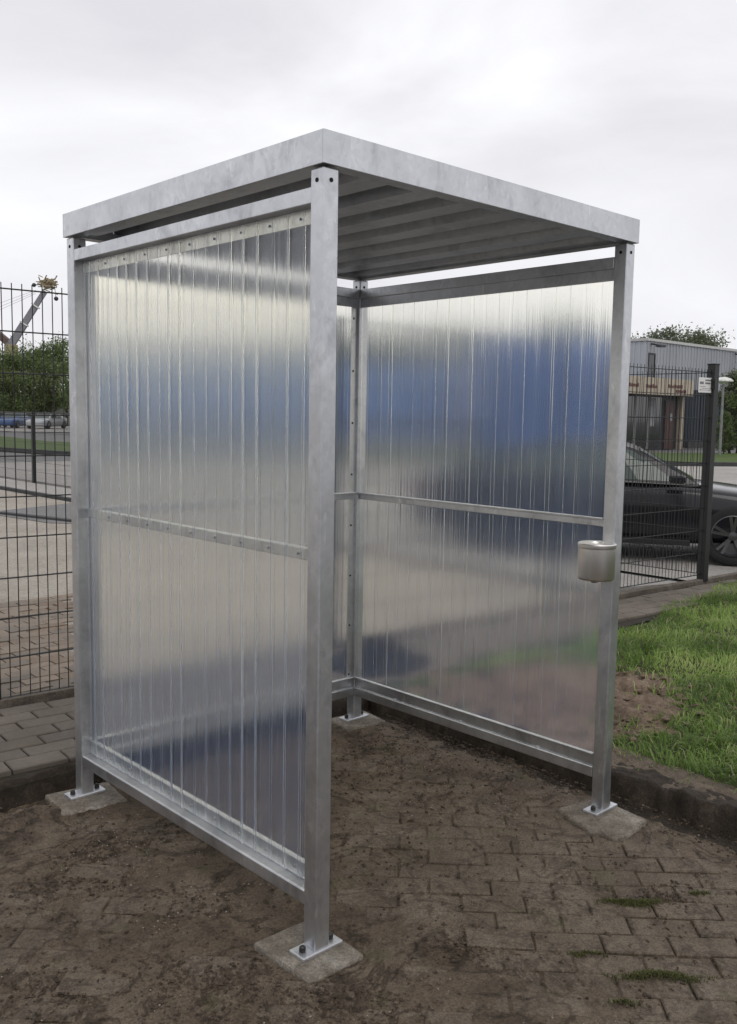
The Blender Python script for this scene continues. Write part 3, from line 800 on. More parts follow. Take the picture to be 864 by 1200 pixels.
# wall panels. Local frame: a = along the wall, d = outwards from the shelter
def wall(name_axis, base, ax, dx, length):
    ax = Vector(ax); dx = Vector(dx); base = Vector(base)
    def P(a, d, z): return base+ax*a+dx*d+Vector((0, 0, z))
    def bx(mb, a0, a1, d0, d1, z0, z1):
        p = P(a0, d0, z0); q = P(a1, d1, z1); mb.box(p, q); return mb
    a0, a1 = S+0.001, length-S-0.001
    o_top = bx(MB(), a0, a1, -0.0535, -0.003, 2.112, 2.155).build('top_rail', 'galv', sh, 0.0025)
    bx(MB(), a0, a1, -0.044, -0.040, 2.068, 2.1115).build('rail_flange', 'galv', o_top, 0.0008)
    o_bot = bx(MB(), a0, a1, -0.0535, -0.003, 0.126, 0.1715).build('bottom_rail', 'galv', sh, 0.005)
    fl = bx(MB(), a0, a1, -0.044, -0.040, 0.172, 0.2255)
    bx(fl, a0, a1, -0.058, -0.0442, 0.2170, 0.2258).build('rail_flange', 'galv', o_bot, 0.003)
    for a in (0.33, 0.76, 1.18):
        c = P(a, -0.0490, 0.1712); MB().tube(c, c+Vector((0, 0, 0.005)), 0.007, n=8).build('bolt', 'galv_bright', o_bot)
    md = bx(MB(), a0, a1, -0.044, -0.040, 1.131, 1.166)
    bx(md, a0, a1, -0.060, -0.0442, 1.1580, 1.1665)
    o_mid = md.build('middle_rail', 'galv', sh, 0.003)
    # vertical frame flanges
    for s_ in ((0, 1) if name_axis == 'back' else ()):
        b0, b1 = (a0, a0+0.042) if s_ == 0 else (a1-0.042, a1)
        f_ = bx(MB(), b0, b1, -0.0438, -0.0402, 0.2262, 2.0675)
        e0, e1 = (a0, a0+0.004) if s_ == 0 else (a1-0.004, a1)
        bx(f_, e0, e1, -0.058, -0.0439, 0.227, 2.067)
        fo = f_.build('frame_angle', 'galv', sh, 0.0008)
        am = b0+0.028 if s_ == 0 else b1-0.028
        for kz in (range(8) if (name_axis == 'back' and s_ == 1) else ()):
            z = 0.24+0.2535*kz+0.0
            c = P(am, -0.0439, z); MB().tube(c, c-dx*0.0012, 0.0055, n=10).build('bolt_hole', 'hole', fo)
    # self-drilling bolts outside
    mpitch = 0.0716
    # sheet: trapezoidal ribs, solid with two skins
    pr = []
    a = a0+0.003; k = 0
    hi_, lo_ = -0.0295, -0.0375
    rk = random.Random(len(name_axis))
    while a < a1-0.003:
        hi_ = -0.0375+rk.choice((0.0030, 0.0050, 0.0065, 0.0090))
        for da, d in ((0.0, lo_), (0.0520, lo_), (0.0560, hi_), (0.0676, hi_)):
            if a+da < a1-0.003: pr.append((a+da, d))
        a += mpitch
    pr.append((a1-0.003, pr[-1][1]))
    n = len(pr); th = 0.0022; zb, zt = 0.178, 2.106
    Vv = [P(q, d, z) for z in (zb, zt) for q, d in pr]+[P(q, d-th, z) for z in (zb, zt) for q, d in pr]
    Ff = []
    for k in range(n-1):
        Ff += [(k, k+1, n+k+1, n+k), (2*n+k, 3*n+k, 3*n+k+1, 2*n+k+1), (k, 2*n+k, 2*n+k+1, k+1), (n+k, n+k+1, 3*n+k+1, 3*n+k)]
    Ff += [(0, n, 3*n, 2*n), (n-1, 3*n-1, 4*n-1, 2*n-1)]
    st = MB().add(Vv, Ff).build('ribbed_sheet', 'sheet', sh, fix=True)
    for k in range(1, 19, 2):
        q = a0+0.003+mpitch*k+0.015
        for z in (1.149, 2.088, 0.200):
            c = P(q, lo_-0.001, z); MB().tube(c, c+dx*0.005, 0.0055 if z < 2 else 0.0035, n=8).build('sheet_bolt', 'galv', st)
wall('left', (0, 0, 0), (0, 1, 0), (-1, 0, 0), DP)
wall('right', (W, 0, 0), (0, 1, 0), (1, 0, 0), DP)
wall('back', (0, DP, 0), (1, 0, 0), (0, 1, 0), W)

# concrete footing tiles
def footing(label, pts, z0, z1, bev=0.010):
    n = len(pts); cxm = sum(p[0] for p in pts)/n; cym = sum(p[1] for p in pts)/n
    m = MB(); m.add([(x-cxm, y-cym, z0) for x, y in pts]+[(x-cxm, y-cym, z1) for x, y in pts],
        [tuple(range(n-1, -1, -1)), tuple(range(n, 2*n))]+[(k, (k+1) % n, n+(k+1) % n, n+k) for k in range(n)])
    o = m.build('concrete_footing', 'concrete', None, bev, loc=(cxm, cym, 0)); tag(o, label, 'footing'); return o
footing('worn concrete tile sunk in mud under the front post of the left panel', [(-0.085, -0.080), (0.115, -0.088), (0.125, 0.17), (-0.095, 0.175)], -0.06, -0.0035)
footing('chipped concrete tile standing proud under the post with the ashtray', [(1.318, -0.150), (1.350, -0.172), (1.560, -0.150), (1.600, 0.10), (1.385, 0.15), (1.300, -0.05), (1.322, -0.09)], -0.06, -0.0035)
footing('mud-covered concrete tile under the post by the brick pavement and mesh fence', [(-0.13, 1.375), (0.13, 1.33), (0.16, 1.56), (-0.10, 1.60)], -0.06, -0.0035)
footing('small concrete tile under the inner corner post of the shelter', [(1.36, 1.38), (1.60, 1.36), (1.63, 1.56), (1.40, 1.58)], -0.06, -0.0035)

# ashtray on the post
ac = Vector((W-S-0.071, 0.030, 0.0)); AR = 0.070
at_ = empty('wall_ashtray', (ac.x, ac.y, 0.935)); tag(at_, 'round brushed stainless ashtray bin fixed to the open-side shelter post', 'ashtray')
MB().lathe([(0.0, 0.004), (AR-0.004, 0.004), (AR-0.001, 0.008), (AR, 0.012), (AR, 0.125), (AR-0.003, 0.125), (AR-0.003, 0.06)], 48).build('bin_body', 'steel', at_, smooth=True)
MB().lathe([(AR-0.003, 0.126), (AR+0.0015, 0.126), (AR+0.002, 0.129), (AR+0.002, 0.140), (AR-0.001, 0.1435), (0.030, 0.1445), (0.028, 0.1400), (0.0, 0.1400)], 48).build('lid', 'steel', at_, smooth=True)
MB().box((AR-0.010, -0.022, 0.03), (AR+0.0035, 0.022, 0.13)).build('bracket', 'galv', at_, 0.002)
MB().box((-0.014, -0.006, -0.010), (0.014, 0.012, 0.004)).build('lock', 'black', at_, 0.002)
for nm in at_.children:
    if nm.name.startswith(('bin_body', 'lid')):
        mo = nm.modifiers.new('edge', 'EDGE_SPLIT'); mo.split_angle = R(25)

# ================================================================== MESH FENCES
wire_v = {}
def wire_mesh(h):
    k = round(h, 3)
    if k not in wire_v:
        m = MB().tube((0, 0, 0), (0, 0, h), 0.0028, n=5).mesh('wire'); m.materials.append(G['fence']); wire_v[k] = m
    return wire_v[k]
def fence_post(parent, x, y, z0, h, wd=0.06, rz=0.0):
    o = MB().box((-wd/2, -wd/2, 0), (wd/2, wd/2, h)).build('fence_post', 'fence', parent, 0.003, loc=(x, y, z0)); o.rotation_euler = (0, 0, rz)
    c = MB().box((-wd/2-.004, -wd/2-.004, h+0.0005), (wd/2+.004, wd/2+.004, h+0.012)).build('post_cap', 'fence', o, 0.003); return o
def mesh_panel(parent, a, b, z0, h, pitch=0.05, hp=0.2, as_stuff=False, org=Vector((0, 0))):
    a = Vector(a)-org; b = Vector(b)-org; L = (b-a).length; d = (b-a)/L
    n = int(L/pitch); nrm = Vector((-d.y, d.x))*0.005
    if as_stuff:
        m = MB()
        for k in range(n+1):
            p = a+d*(k*L/n); m.tube((p.x, p.y, z0), (p.x, p.y, z0+h), 0.003, n=4, cap=False)
        for k in range(int(h/hp)+1):
            z = z0+k*hp
            m.tube((a.x, a.y, z), (b.x, b.y, z), 0.004, n=4, cap=False)
        o = m.build('wire_mesh', 'fence', parent); o['kind'] = 'stuff'; return
    wm = wire_mesh(h)
    for k in range(n+1):
        p = a+d*(k*L/n)
        o = bpy.data.objects.new('upright_wire', wm); col.objects.link(o); o.parent = parent; o.location = (p.x, p.y, z0)
    nz = int(round((h-0.03)/hp))
    for k in range(nz+1):
        z = z0+0.003+k*(h-0.033)/nz
        m = MB()
        for s_ in (-1, 1):
            m.tube((a.x+nrm.x*s_, a.y+nrm.y*s_, z), (b.x+nrm.x*s_, b.y+nrm.y*s_, z), 0.0034, n=5)
        m.build('cross_wire', 'fence', parent)
fo = FA
f1 = empty('mesh_fence', (FA.x, FA.y, 0.07)); tag(f1, 'tall black wire mesh fence running behind the shelter along the brick pavement', 'fence')
rzf = math.atan2(FD.y, FD.x)
us = [6.53, 4.40, 2.27, 0.135, -2.0]
for k, u in enumerate(us):
    c = Vector((u, fence_v(u)))-FA
    fence_post(f1, c.x, c.y, -0.02, 2.10 if k else 2.005, 0.075 if k == 0 else 0.05, rzf)
for k in range(4):
    a = Vector((us[k]-0.04, fence_v(us[k]-0.04))); b = Vector((us[k+1]+0.03, fence_v(us[k+1]+.03)))
    mesh_panel(f1, a, b, 0.045 if k == 0 else 0.0, 1.90 if k == 0 else 2.10, org=FA)
# latch block on the end post
MB().box((-0.055, -0.05, 1.76), (-0.03, 0.02, 1.86)).build('latch_block', 'fence', f1, 0.003)
f2 = empty('mesh_fence', (6.56, 2.27, 0.07)); tag(f2, 'black wire mesh panel turning the corner at the end post before the car', 'fence')
mesh_panel(f2, (6.54, 2.27), (6.50, 4.70), 0.045, 1.90, org=Vector((6.56, 2.27)))
fence_post(f2, -0.06, 2.45, -0.02, 2.0, 0.05)
f3 = empty('mesh_fence', (6.42, 5.0, 0.05)); tag(f3, 'low black wire mesh fence along the roadside beyond the yard', 'fence')
for k in range(11):
    fence_post(f3, 0, k*3.97-0.05, -0.02, 1.45, 0.07)
MB().bar((0, 0, 1.43), (0, 39.5, 1.43), 0.035, 0.035).build('top_rail', 'fence', f3)
mesh_panel(f3, (6.42, 5.0), (6.42, 44.0), 0.02, 1.40, 0.05, 0.2, True, Vector((6.42, 5.0)))
# sign on the end panel
sx0, sx1 = 6.285, 6.492
def FPt(u, off, z): p = Vector((u, fence_v(u))); nn = Vector((FD.y, -FD.x)); nn = nn if nn.y < 0 else -nn; return Vector((p.x+nn.x*off, p.y+nn.y*off, z))
so = FPt(sx0, 0.010, 1.80)
sg = empty('fence_sign', so, math.atan2(-FD.y, -FD.x)); tag(sg, 'white printed notice board wired to the mesh fence beside the end post', 'sign')
MB().box((0, -0.004, 0), (0.207, 0, 0.135)).build('sign_plate', 'white', sg, 0.001)
pr = MB()
for (a, b, c, d) in ((0.016, 0.075, 0.075, 0.098), (0.10, 0.105, 0.19, 0.118), (0.10, 0.078, 0.185, 0.092), (0.016, 0.052, 0.11, 0.056), (0.016, 0.020, 0.04, 0.028), (0.05, 0.036, 0.19, 0.039), (0.05, 0.022, 0.19, 0.025)):
    pr.box((a, -0.0052, b), (c, -0.0041, d))
pr.build('print', 'print', sg)

# ================================================================== CARS
def make_car(paint, label, loc, rz, detail=True):
    root = empty('parked_car', loc, rz); tag(root, label, 'car')
    st = [  # x, z_bottom, z_top, halfwidth, taper at top
        (-2.28, 0.42, 0.78, 0.60), (-2.22, 0.30, 0.93, 0.76), (-2.05, 0.24, 0.99, 0.84), (-1.75, 0.20, 1.00, 0.89), (-1.35, 0.18, 0.98, 0.91),
        (-0.7, 0.17, 0.95, 0.915), (0.0, 0.17, 0.94, 0.915), (0.6, 0.17, 0.93, 0.91), (1.0, 0.18, 0.92, 0.905), (1.35, 0.19, 0.885, 0.90), (1.75, 0.20, 0.83, 0.88),
        (2.05, 0.21, 0.77, 0.83), (2.22, 0.23, 0.70, 0.74), (2.32, 0.28, 0.60, 0.58), (2.35, 0.36, 0.50, 0.45)]
    V = []; F = []
    for x, zb, zt, hw in st:
        hgt = zt-zb
        ring = [(0.0, zb), (hw*0.80, zb), (hw*0.955, zb+hgt*0.12), (hw*0.985, zb+hgt*0.40), (hw, zb+hgt*0.62), (hw*0.985, zb+hgt*0.80), (hw*0.94, zb+hgt*0.95), (hw*0.80, zt), (hw*0.4, zt+0.018), (0.0, zt+0.022)]
        full = ring+[(-y, z) for y, z in ring[-2:0:-1]]
        V += [(x, y, z) for y, z in full]
    nr = 18
    for i in range(len(st)-1):
        for k in range(nr):
            F.append((i*nr+k, (i+1)*nr+k, (i+1)*nr+(k+1) % nr, i*nr+(k+1) % nr))
    F.append(tuple(range(nr))); F.append(tuple(range(len(st)*nr-1, (len(st)-1)*nr-1, -1)))
    m = MB().add(V, F).mesh('body')
    b_ = bmesh.new(); b_.from_mesh(m); bmesh.ops.recalc_face_normals(b_, faces=b_.faces); b_.to_mesh(m); b_.free()
    body = link('body', m, paint, root, smooth=True)
    WX = (1.42, -1.38); WR = 0.335
    cutm = MB()
    for wx in WX:
        for s_ in (-1, 1): cutm.tube((wx, s_*0.62, WR-0.005), (wx, s_*1.2, WR-0.005), WR+0.055, n=36)
    cut = cutm.build('arch_cutter', 'tyre')
    ss = body.modifiers.new('sub', 'SUBSURF'); ss.levels = 2; ss.render_levels = 2
    bo = body.modifiers.new('bool', 'BOOLEAN'); bo.object = cut; bo.operation = 'DIFFERENCE'; bo.solver = 'EXACT'
    bpy.context.view_layer.update()
    dg = bpy.context.evaluated_depsgraph_get()
    nm = bpy.data.meshes.new_from_object(body.evaluated_get(dg))
    body.modifiers.clear(); body.data = nm
    bpy.data.objects.remove(cut)
    es = body.modifiers.new('edge', 'EDGE_SPLIT'); es.split_angle = R(35)
    # cabin: roof shell and glass
    def cab(pts_side, inset=0.0):
        pass
    low = [(-1.78, 0.985, 0.74), (-1.0, 0.955, 0.835), (-0.2, 0.945, 0.845), (0.5, 0.935, 0.84), (1.08, 0.915, 0.76)]
    topc = [(-1.02, 1.335, 0.54), (-0.62, 1.405, 0.585), (-0.15, 1.425, 0.60), (0.12, 1.405, 0.60), (0.34, 1.345, 0.575)]
    Vc = []; Fc = []
    for (lx, lz, lw), (tx, tz, tw) in zip(low, topc):
        Vc += [(lx, -lw, lz), (lx*.45+tx*.55, -(lw*.4+tw*.6)-.015, lz*.45+tz*.55), (tx, -tw, tz), (tx, 0, tz+0.035), (tx, tw, tz), (lx*.45+tx*.55, (lw*.4+tw*.6)+.015, lz*.45+tz*.55), (lx, lw, lz)]
    for i in range(4):
        for k in range(6): Fc.append((i*7+k, i*7+k+1, (i+1)*7+k+1, (i+1)*7+k))
    Fc += [(0, 1, 2, 3, 4, 5, 6), tuple(28+k for k in (6, 5, 4, 3, 2, 1, 0))]
    mc = MB().add(Vc, Fc).build('cabin', paint, root, smooth=True, fix=True)
    es = mc.modifiers.new('edge', 'EDGE_SPLIT'); es.split_angle = R(40)
    def lerp(i, t, side):   # point on the cabin side between low and top at station i
        (lx, lz, lw), (tx, tz, tw) = low[i], topc[i]
        if t <= .55:
            k = t/.55; a = Vector((lx, lw, lz)); b = Vector((lx*.45+tx*.55, lw*.4+tw*.6+.015, lz*.45+tz*.55))
        else:
            k = (t-.55)/.45; a = Vector((lx*.45+tx*.55, lw*.4+tw*.6+.015, lz*.45+tz*.55)); b = Vector((tx, tw, tz))
        p = a.lerp(b, k); p.y = (p.y+0.006)*side; return p
    for side in (-1, 1):
        for i0, i1, f0, f1_ in ((0, 1, 0.45, 0.95), (1, 3, 0.04, 0.48), (3, 3, 0, 0)):
            pass
        def win(sa, sb):    # window from fractional station sa to sb
            m_ = MB(); N_ = 8; rows = (0.08, 0.35, 0.62, 0.88); vv = []; ff = []
            for q in range(N_+1):
                f_ = sa+(sb-sa)*q/N_; i = min(3, int(f_)); k_ = f_-i
                for t in rows: vv.append(lerp(i, t, side).lerp(lerp(i+1, t, side), k_))
            for q in range(N_):
                for t in range(3): ff.append((q*4+t, q*4+t+1, q*4+t+5, q*4+t+4))
            m_.add(vv, ff).build('side_window', 'cglass', root, smooth=True)
        win(0.55, 1.92); win(2.02, 3.62)
    # windscreen and rear screen
    for nm_, i, rows in (('windscreen', 4, 1), ('rear_window', 0, -1)):
        (lx, lz, lw), (tx, tz, tw) = low[i], topc[i]
        vv = []; ff = []
        for t in (0.06, 0.3, 0.55, 0.78, 0.93):
            x = lx+(tx-lx)*t; z = lz+(tz-lz)*t; hw = (lw+(tw-lw)*t)*0.90
            for y in (-1, -.5, 0, .5, 1): vv.append((x+rows*(0.012+0.035*t*0), y*hw, z+0.012+(0.03*t*(1-y*y))))
        for a in range(4):
            for c in range(4): ff.append((a*5+c, a*5+c+1, a*5+c+6, a*5+c+5))
        MB().add(vv, ff).build(nm_, 'cglass', root, smooth=True)
    for wx in WX:
        for s_ in (-1, 1):
            wr = empty('wheel', (wx, s_*0.80, WR)); wr.parent = root
            prof_ = [(0.235, -0.10), (0.30, -0.11), (0.328, -0.085), (WR, -0.05), (WR, 0.05), (0.328, 0.085), (0.30, 0.11), (0.235, 0.10)]
            ty_ = MB().lathe(prof_, 40).build('tyre', 'tyre', wr, smooth=True); ty_.rotation_euler = (R(90), 0, 0)
            rm = MB().lathe([(0.235, -0.10), (0.235, 0.092), (0.222, 0.100), (0.212, 0.085), (0.210, -0.02), (0.0, -0.03)], 40)
            rm = rm.build('rim', 'rim', wr); rm.rotation_euler = (R(-90*s_), 0, 0)
            sp_ = MB()
            for q in range(5):
                for dq in (-0.16, 0.16):
                    t = q*2*math.pi/5+0.3
                    sp_.bar((0.03*math.cos(t), 0.03*math.sin(t), 0.075), (0.222*math.cos(t+dq), 0.222*math.sin(t+dq), 0.086), 0.032, 0.022)
            sp_.lathe([(0.0, 0.098), (0.045, 0.095), (0.055, 0.080), (0.055, 0.05)], 16)
            spo = sp_.build('spokes', 'rim', wr); spo.rotation_euler = (R(-90*s_), 0, 0)
    if detail:
        for s_ in (-1, 1):
            MB().box((0.72, s_*0.86, 0.955), (0.90, s_*1.02, 1.055)).build('door_mirror', paint, root, 0.03)
            for hx in (-0.95, 0.02): MB().box((hx, s_*0.905, 0.795), (hx+0.18, s_*0.93, 0.82)).build('door_handle', paint, root, 0.006)
            MB().box((1.95, s_*0.58, 0.60), (2.20, s_*0.77, 0.70)).build('headlight', 'lampglass', root, 0.03)
            MB().box((-2.27, s_*0.55, 0.76), (-2.10, s_*0.80, 0.86)).build('tail_light', 'tail', root, 0.03)
            MB().box((-0.98, s_*0.88, 0.20), (0.98, s_*0.915, 0.27)).build('side_sill', 'black', root, 0.01)
            # shut line of the doors
            MB().box((-0.155, s_*0.9, 0.26), (-0.149, s_*0.9195, 0.92)).build('door_gap', 'hole', root)
    for ch in root.children:
        if ch.type == 'MESH': ch.scale = (1, 1, 0.925); ch.location.z = 0.02
    return root
cd = Vector((0.52, -0.854)).normalized()
cpos = Vector((8.98, 3.20))-cd*1.42
make_car('p_black', 'black saloon car parked behind the corner of the mesh fence', (cpos.x, cpos.y, -0.048), math.atan2(cd.y, cd.x))
def at_px(x, depth):
    d = fw*fpx+r2*(x-432)-u2*(486-600); d = d/d.dot(fw)*depth
    return cx+d.x, cy+d.y
for (px, dpt, paint, lab, a_) in ((17, 79, 'p_blue', 'blue hatchback car parked beyond the road under the trees', -2.35), (55, 78, 'p_silver', 'silver car parked beyond the road beside the blue hatchback', -2.45), (-12, 80, 'p_dark', 'dark navy car parked beyond the road on the other side of the blue hatchback', -2.3)):
    x, y = at_px(px, dpt)
    make_car(paint, lab, (x, y, -0.02), a_, False)
sheet('car_park', [(22, 66), (46, 50), (56, 70), (34, 92)], -0.030, 'lot')

# ================================================================== BUILDING
def pt(u, v): return (u, v)
hall = empty('industrial_hall', (45.2, 25.8, 0)); tag(hall, 'grey corrugated industrial hall with cream entrance fascia and navy plinth', 'building')
MB().box((0, 0, -0.05), (34, 20, 5.90)).build('wall', 'clad', hall)
rb = MB()
for k in range(96): rb.box((0.05+k*0.35, -0.035, -0.04), (0.05+k*0.35+0.12, -0.0005, 5.895))
for k in range(56): rb.box((-0.035, 0.05+k*0.35, -0.04), (-0.0005, 0.05+k*0.35+0.12, 5.895))
rb.build('cladding_ribs', 'clad', hall)
MB().box((-0.10, -0.10, 5.90), (34.1, 20.1, 6.05)).build('roof_edge', 'palewall', hall)
MB().box((1.2, -0.12, -0.05), (20, -0.002, 3.35)).build('plinth_cladding', 'navy', hall)
rb = MB()
for k in range(53): rb.box((1.25+k*0.35, -0.155, -0.04), (1.37+k*0.35, -0.1205, 3.34))
rb.build('plinth_ribs', 'navy', hall)
wn = MB().box((0.15, -0.06, 3.35), (0.75, -0.003, 5.15)).build('window', 'glassd', hall)
MB().box((0.10, -0.09, 5.15), (0.80, -0.004, 5.25)).box((0.10, -0.09, 3.38), (0.15, -0.004, 5.15)).box((0.75, -0.09, 3.38), (0.80, -0.004, 5.15)).build('window_frame', 'frame', wn)
for dx in (0.4, 10.4):
    ln = MB().bar((dx, -0.05, 5.75), (dx-0.3, -0.75, 5.62), 0.10, 0.08).box((dx-0.65, -0.95, 5.52), (dx-0.05, -0.65, 5.64)).build('flood_light', 'frame', hall)
# entrance block
EB = Vector((36.0-45.2, 23.4-25.8))
eb = MB().box((EB.x, EB.y+0.9, -0.05), (EB.x+10.2, 0.6, 3.70)).build('entrance_block', 'frame', hall)
MB().box((EB.x-0.1, EB.y+0.10, 2.85), (EB.x+10.3, EB.y+0.899, 3.72)).build('fascia_board', 'cream', eb)
MB().box((EB.x+10.10, EB.y+0.60, -0.05), (EB.x+10.33, EB.y+0.88, 2.85)).build('pillar', 'cream', eb)
for k in range(6):
    wx = EB.x+0.3+k*1.35
    gl = MB().box((wx, EB.y+0.82, 0.1), (wx+1.2, EB.y+0.898, 2.75)).build('window', 'glassd', eb)
    if k % 2 == 1:
        MB().box((wx+0.1, EB.y+0.805, 1.2), (wx+0.55, EB.y+0.819, 2.7)).build('blind', 'curtain', gl)
    MB().box((wx-0.09, EB.y+0.76, 0.0), (wx-0.01, EB.y+0.897, 2.8)).build('mullion', 'palewall', eb)
dr = MB().box((EB.x+8.7, EB.y+0.80, -0.04), (EB.x+9.7, EB.y+0.897, 2.6)).build('door', 'doorred', eb)
MB().box((EB.x+8.85, EB.y+0.77, 0.95), (EB.x+8.90, EB.y+0.799, 1.25)).build('door_handle', 'rim', dr)
MB().box((EB.x+9.1, EB.y+0.785, 1.5), (EB.x+9.4, EB.y+0.799, 1.9)).build('door_pane', 'curtain', dr)
# illegible lettering on the fascia
let = MB(); lx = EB.x+5.0
rr = random.Random(4)
for (a, b, z) in ((3.2, 4.6, 3.20), (5.4, 6.4, 3.18), (7.6, 8.9, 3.24), (8.4, 9.5, 3.0)):
    x = a
    while x < b:
        wd = rr.uniform(0.10, 0.2); let.box((EB.x+x, EB.y+0.085, z), (EB.x+x+wd, EB.y+0.099, z+rr.uniform(0.13, 0.2))); x += wd+0.05
let.build('lettering', 'redprint', eb)
MB().box((EB.x+10.4, EB.y+0.3, 0.0), (EB.x+16, EB.y+0.5, 0.35)).build('low_wall', 'kerbdark', hall)

a_ = at_px(92, 63); b_ = at_px(610, 62)
wl = math.hypot(b_[0]-a_[0], b_[1]-a_[1])
bw = empty('blue_warehouse', (a_[0], a_[1], 0), math.atan2(b_[1]-a_[1], b_[0]-a_[0])); tag(bw, 'long blue clad warehouse beyond the road, only a blue blur behind the ribbed panels', 'building')
MB().box((0, 0, -0.05), (wl, 14, 5.0)).build('wall', 'blueclad', bw)
MB().box((-0.1, -0.15, 5.0), (wl+.1, 14.1, 5.25)).build('roof_edge', 'frame', bw)
for k in range(5):
    d_ = MB().box((3+k*6.6, -0.06, 0), (6.2+k*6.6, -0.003, 3.4)).build('loading_door', 'bluedoor', bw)
rb = MB()
for k in range(int(wl/0.5)): rb.box((0.05+k*0.5, -0.04, -0.04), (0.22+k*0.5, -0.0005, 4.99))
rb.build('cladding_ribs', 'blueclad', bw)
def container(x, y, z, rz, label):
    c = empty('shipping_container', (x, y, z), rz); tag(c, label, 'container', 'stacked blue containers')
    L, D, Hh = 6.06, 2.44, 2.58; n = 44; pr = []
    for k in range(n): pr += [(-L/2+0.1+k*(L-0.2)/n, 0.0), (-L/2+0.1+(k+.35)*(L-0.2)/n, 0.0), (-L/2+0.1+(k+.5)*(L-0.2)/n, 0.035), (-L/2+0.1+(k+.85)*(L-0.2)/n, 0.035)]
    pr.append((L/2-0.1, 0.0)); m = len(pr)
    for side in (-1, 1):
        MB().add([(a, side*(D/2-0.03-d), 0.12) for a, d in pr]+[(a, side*(D/2-0.03-d), Hh-0.1) for a, d in pr], [(k, k+1, m+k+1, m+k) for k in range(m-1)]).build('side_wall', 'bluedeep', c)
    fr_ = MB()
    for sx in (-1, 1):
        for sy in (-1, 1): fr_.box((sx*L/2, sy*D/2, 0), (sx*(L/2-0.12), sy*(D/2-0.12), Hh))
    for sy in (-1, 1):
        for z0, z1 in ((0, 0.14), (Hh-0.11, Hh)): fr_.box((-L/2+.121, sy*D/2, z0), (L/2-.121, sy*(D/2-.06), z1))
    fr_.build('frame', 'bluedeep', c)
    MB().box((-L/2+.02, -D/2+.05, Hh-0.06), (L/2-.02, D/2-.05, Hh-0.02)).build('roof', 'bluedeep', c)
    MB().box((-L/2+.03, -D/2+.12, 0.05), (-L/2+.08, D/2-.12, Hh-.07)).build('end_wall', 'bluedeep', c)
    for sy in (-1, 1):
        d = MB().box((L/2-.08, sy*0.01, 0.1), (L/2-.03, sy*(D/2-.125), Hh-.08)).build('door', 'bluedeep', c)
        for q in (0.3, 0.85): MB().tube((L/2-.015, sy*q, 0.1), (L/2-.015, sy*q, Hh-.1), 0.02, n=8).build('lock_bar', 'rim', d)
x, y = at_px(634, 43); rz_ = math.atan2(r2.y, r2.x)-0.20
container(x, y, 0.055, rz_, 'lower of two stacked blue shipping containers, a deep blue blur behind the right panel')
container(x, y, 2.637, rz_, 'upper of two stacked blue shipping containers, a deep blue blur behind the right panel')
# far pale shed behind the left trees
sd_ = empty('far_shed', (44, 100, 0)); tag(sd_, 'pale low shed far off behind the trees and parked cars', 'building')
MB().box((-9, -3, -0.05), (9, 3, 2.3)).build('wall', 'palewall', sd_)
MB().add([(-9.3, -3.4, 2.3), (9.3, -3.4, 2.3), (9.3, 3.4, 2.3), (-9.3, 3.4, 2.3), (-9.3, 0, 3.8), (9.3, 0, 3.8)], [(0, 1, 5, 4), (2, 3, 4, 5), (0, 4, 3), (1, 2, 5), (3, 2, 1, 0)]).build('roof', 'palewall', sd_)
sd_.rotation_euler = (0, 0, -0.75)

# street lamp
lm = empty('street_lamp', (37.0, 17.2, 0.0)); tag(lm, 'slim street lamp with a white disc head by the verge', 'street lamp')
MB().tube((0, 0, -0.02), (0, 0, 3.15), 0.07, 0.05, n=12).build('lamp_pole', 'lampp', lm)
MB().lathe([(0.05, 3.10), (0.14, 3.14), (0.20, 3.20), (0.40, 3.22), (0.41, 3.26), (0.30, 3.36), (0.10, 3.42), (0, 3.43)], 24).build('lamp_head', 'lampw', lm, smooth=True)

# ================================================================== TREES
def crown_mesh(seed, h, w_, base, n, size, mat, open_=0.5):
    rs = np.random.default_rng(seed)
    nc = 46
    th = rs.random(nc)*2*math.pi; zz = rs.random(nc); rad = np.sqrt(rs.random(nc))
    shape = np.sin(np.clip(zz*0.86+0.12, 0, 1)*math.pi)**0.7
    C = np.stack([np.cos(th)*rad*shape*w_, np.sin(th)*rad*shape*w_, base+zz*(h-base)], -1)
    cs = 0.35+0.55*rs.random(nc)
    idx = rs.integers(0, nc, n)
    P = C[idx]+rs.normal(0, 1, (n, 3))*(cs[idx][:, None]*w_*0.26*np.array([1, 1, 0.8]))
    P[:, 2] = np.maximum(P[:, 2], base*0.7)
    nv = rs.normal(0, 1, (n, 3)); nv[:, 2] += 0.6; nv /= np.linalg.norm(nv, axis=1)[:, None]
    t = np.cross(nv, rs.normal(0, 1, (n, 3))); t /= np.linalg.norm(t, axis=1)[:, None]; b = np.cross(nv, t)
    s_ = size*(0.5+rs.random(n))[:, None]
    V = np.stack([P-t*s_, P-b*s_*.5, P+t*s_, P+b*s_*.5], 1).reshape(-1, 3)
    F = np.arange(n*4).reshape(n, 4).tolist()
    m = bpy.data.meshes.new('crown'); m.from_pydata(V.tolist(), [], F); m.update(); m.materials.append(G[mat])
    tr = MB(); tr.tube((0, 0, -0.05), (0.1, 0, base*1.1), 0.16*h/8, 0.11*h/8, 8, False); tr.tube((0.1, 0, base*1.1), (0, 0, h*0.85), 0.11*h/8, 0.02, 6, False)
    for k in range(9):
        c = C[rs.integers(0, nc)]; zs = base+0.25*(c[2]-base); tr.tube((0.05, 0, zs), c, 0.05*h/8, 0.012, 5, False)
    tm = tr.mesh('trunk'); tm.materials.append(G['bark'])
    return m, tm
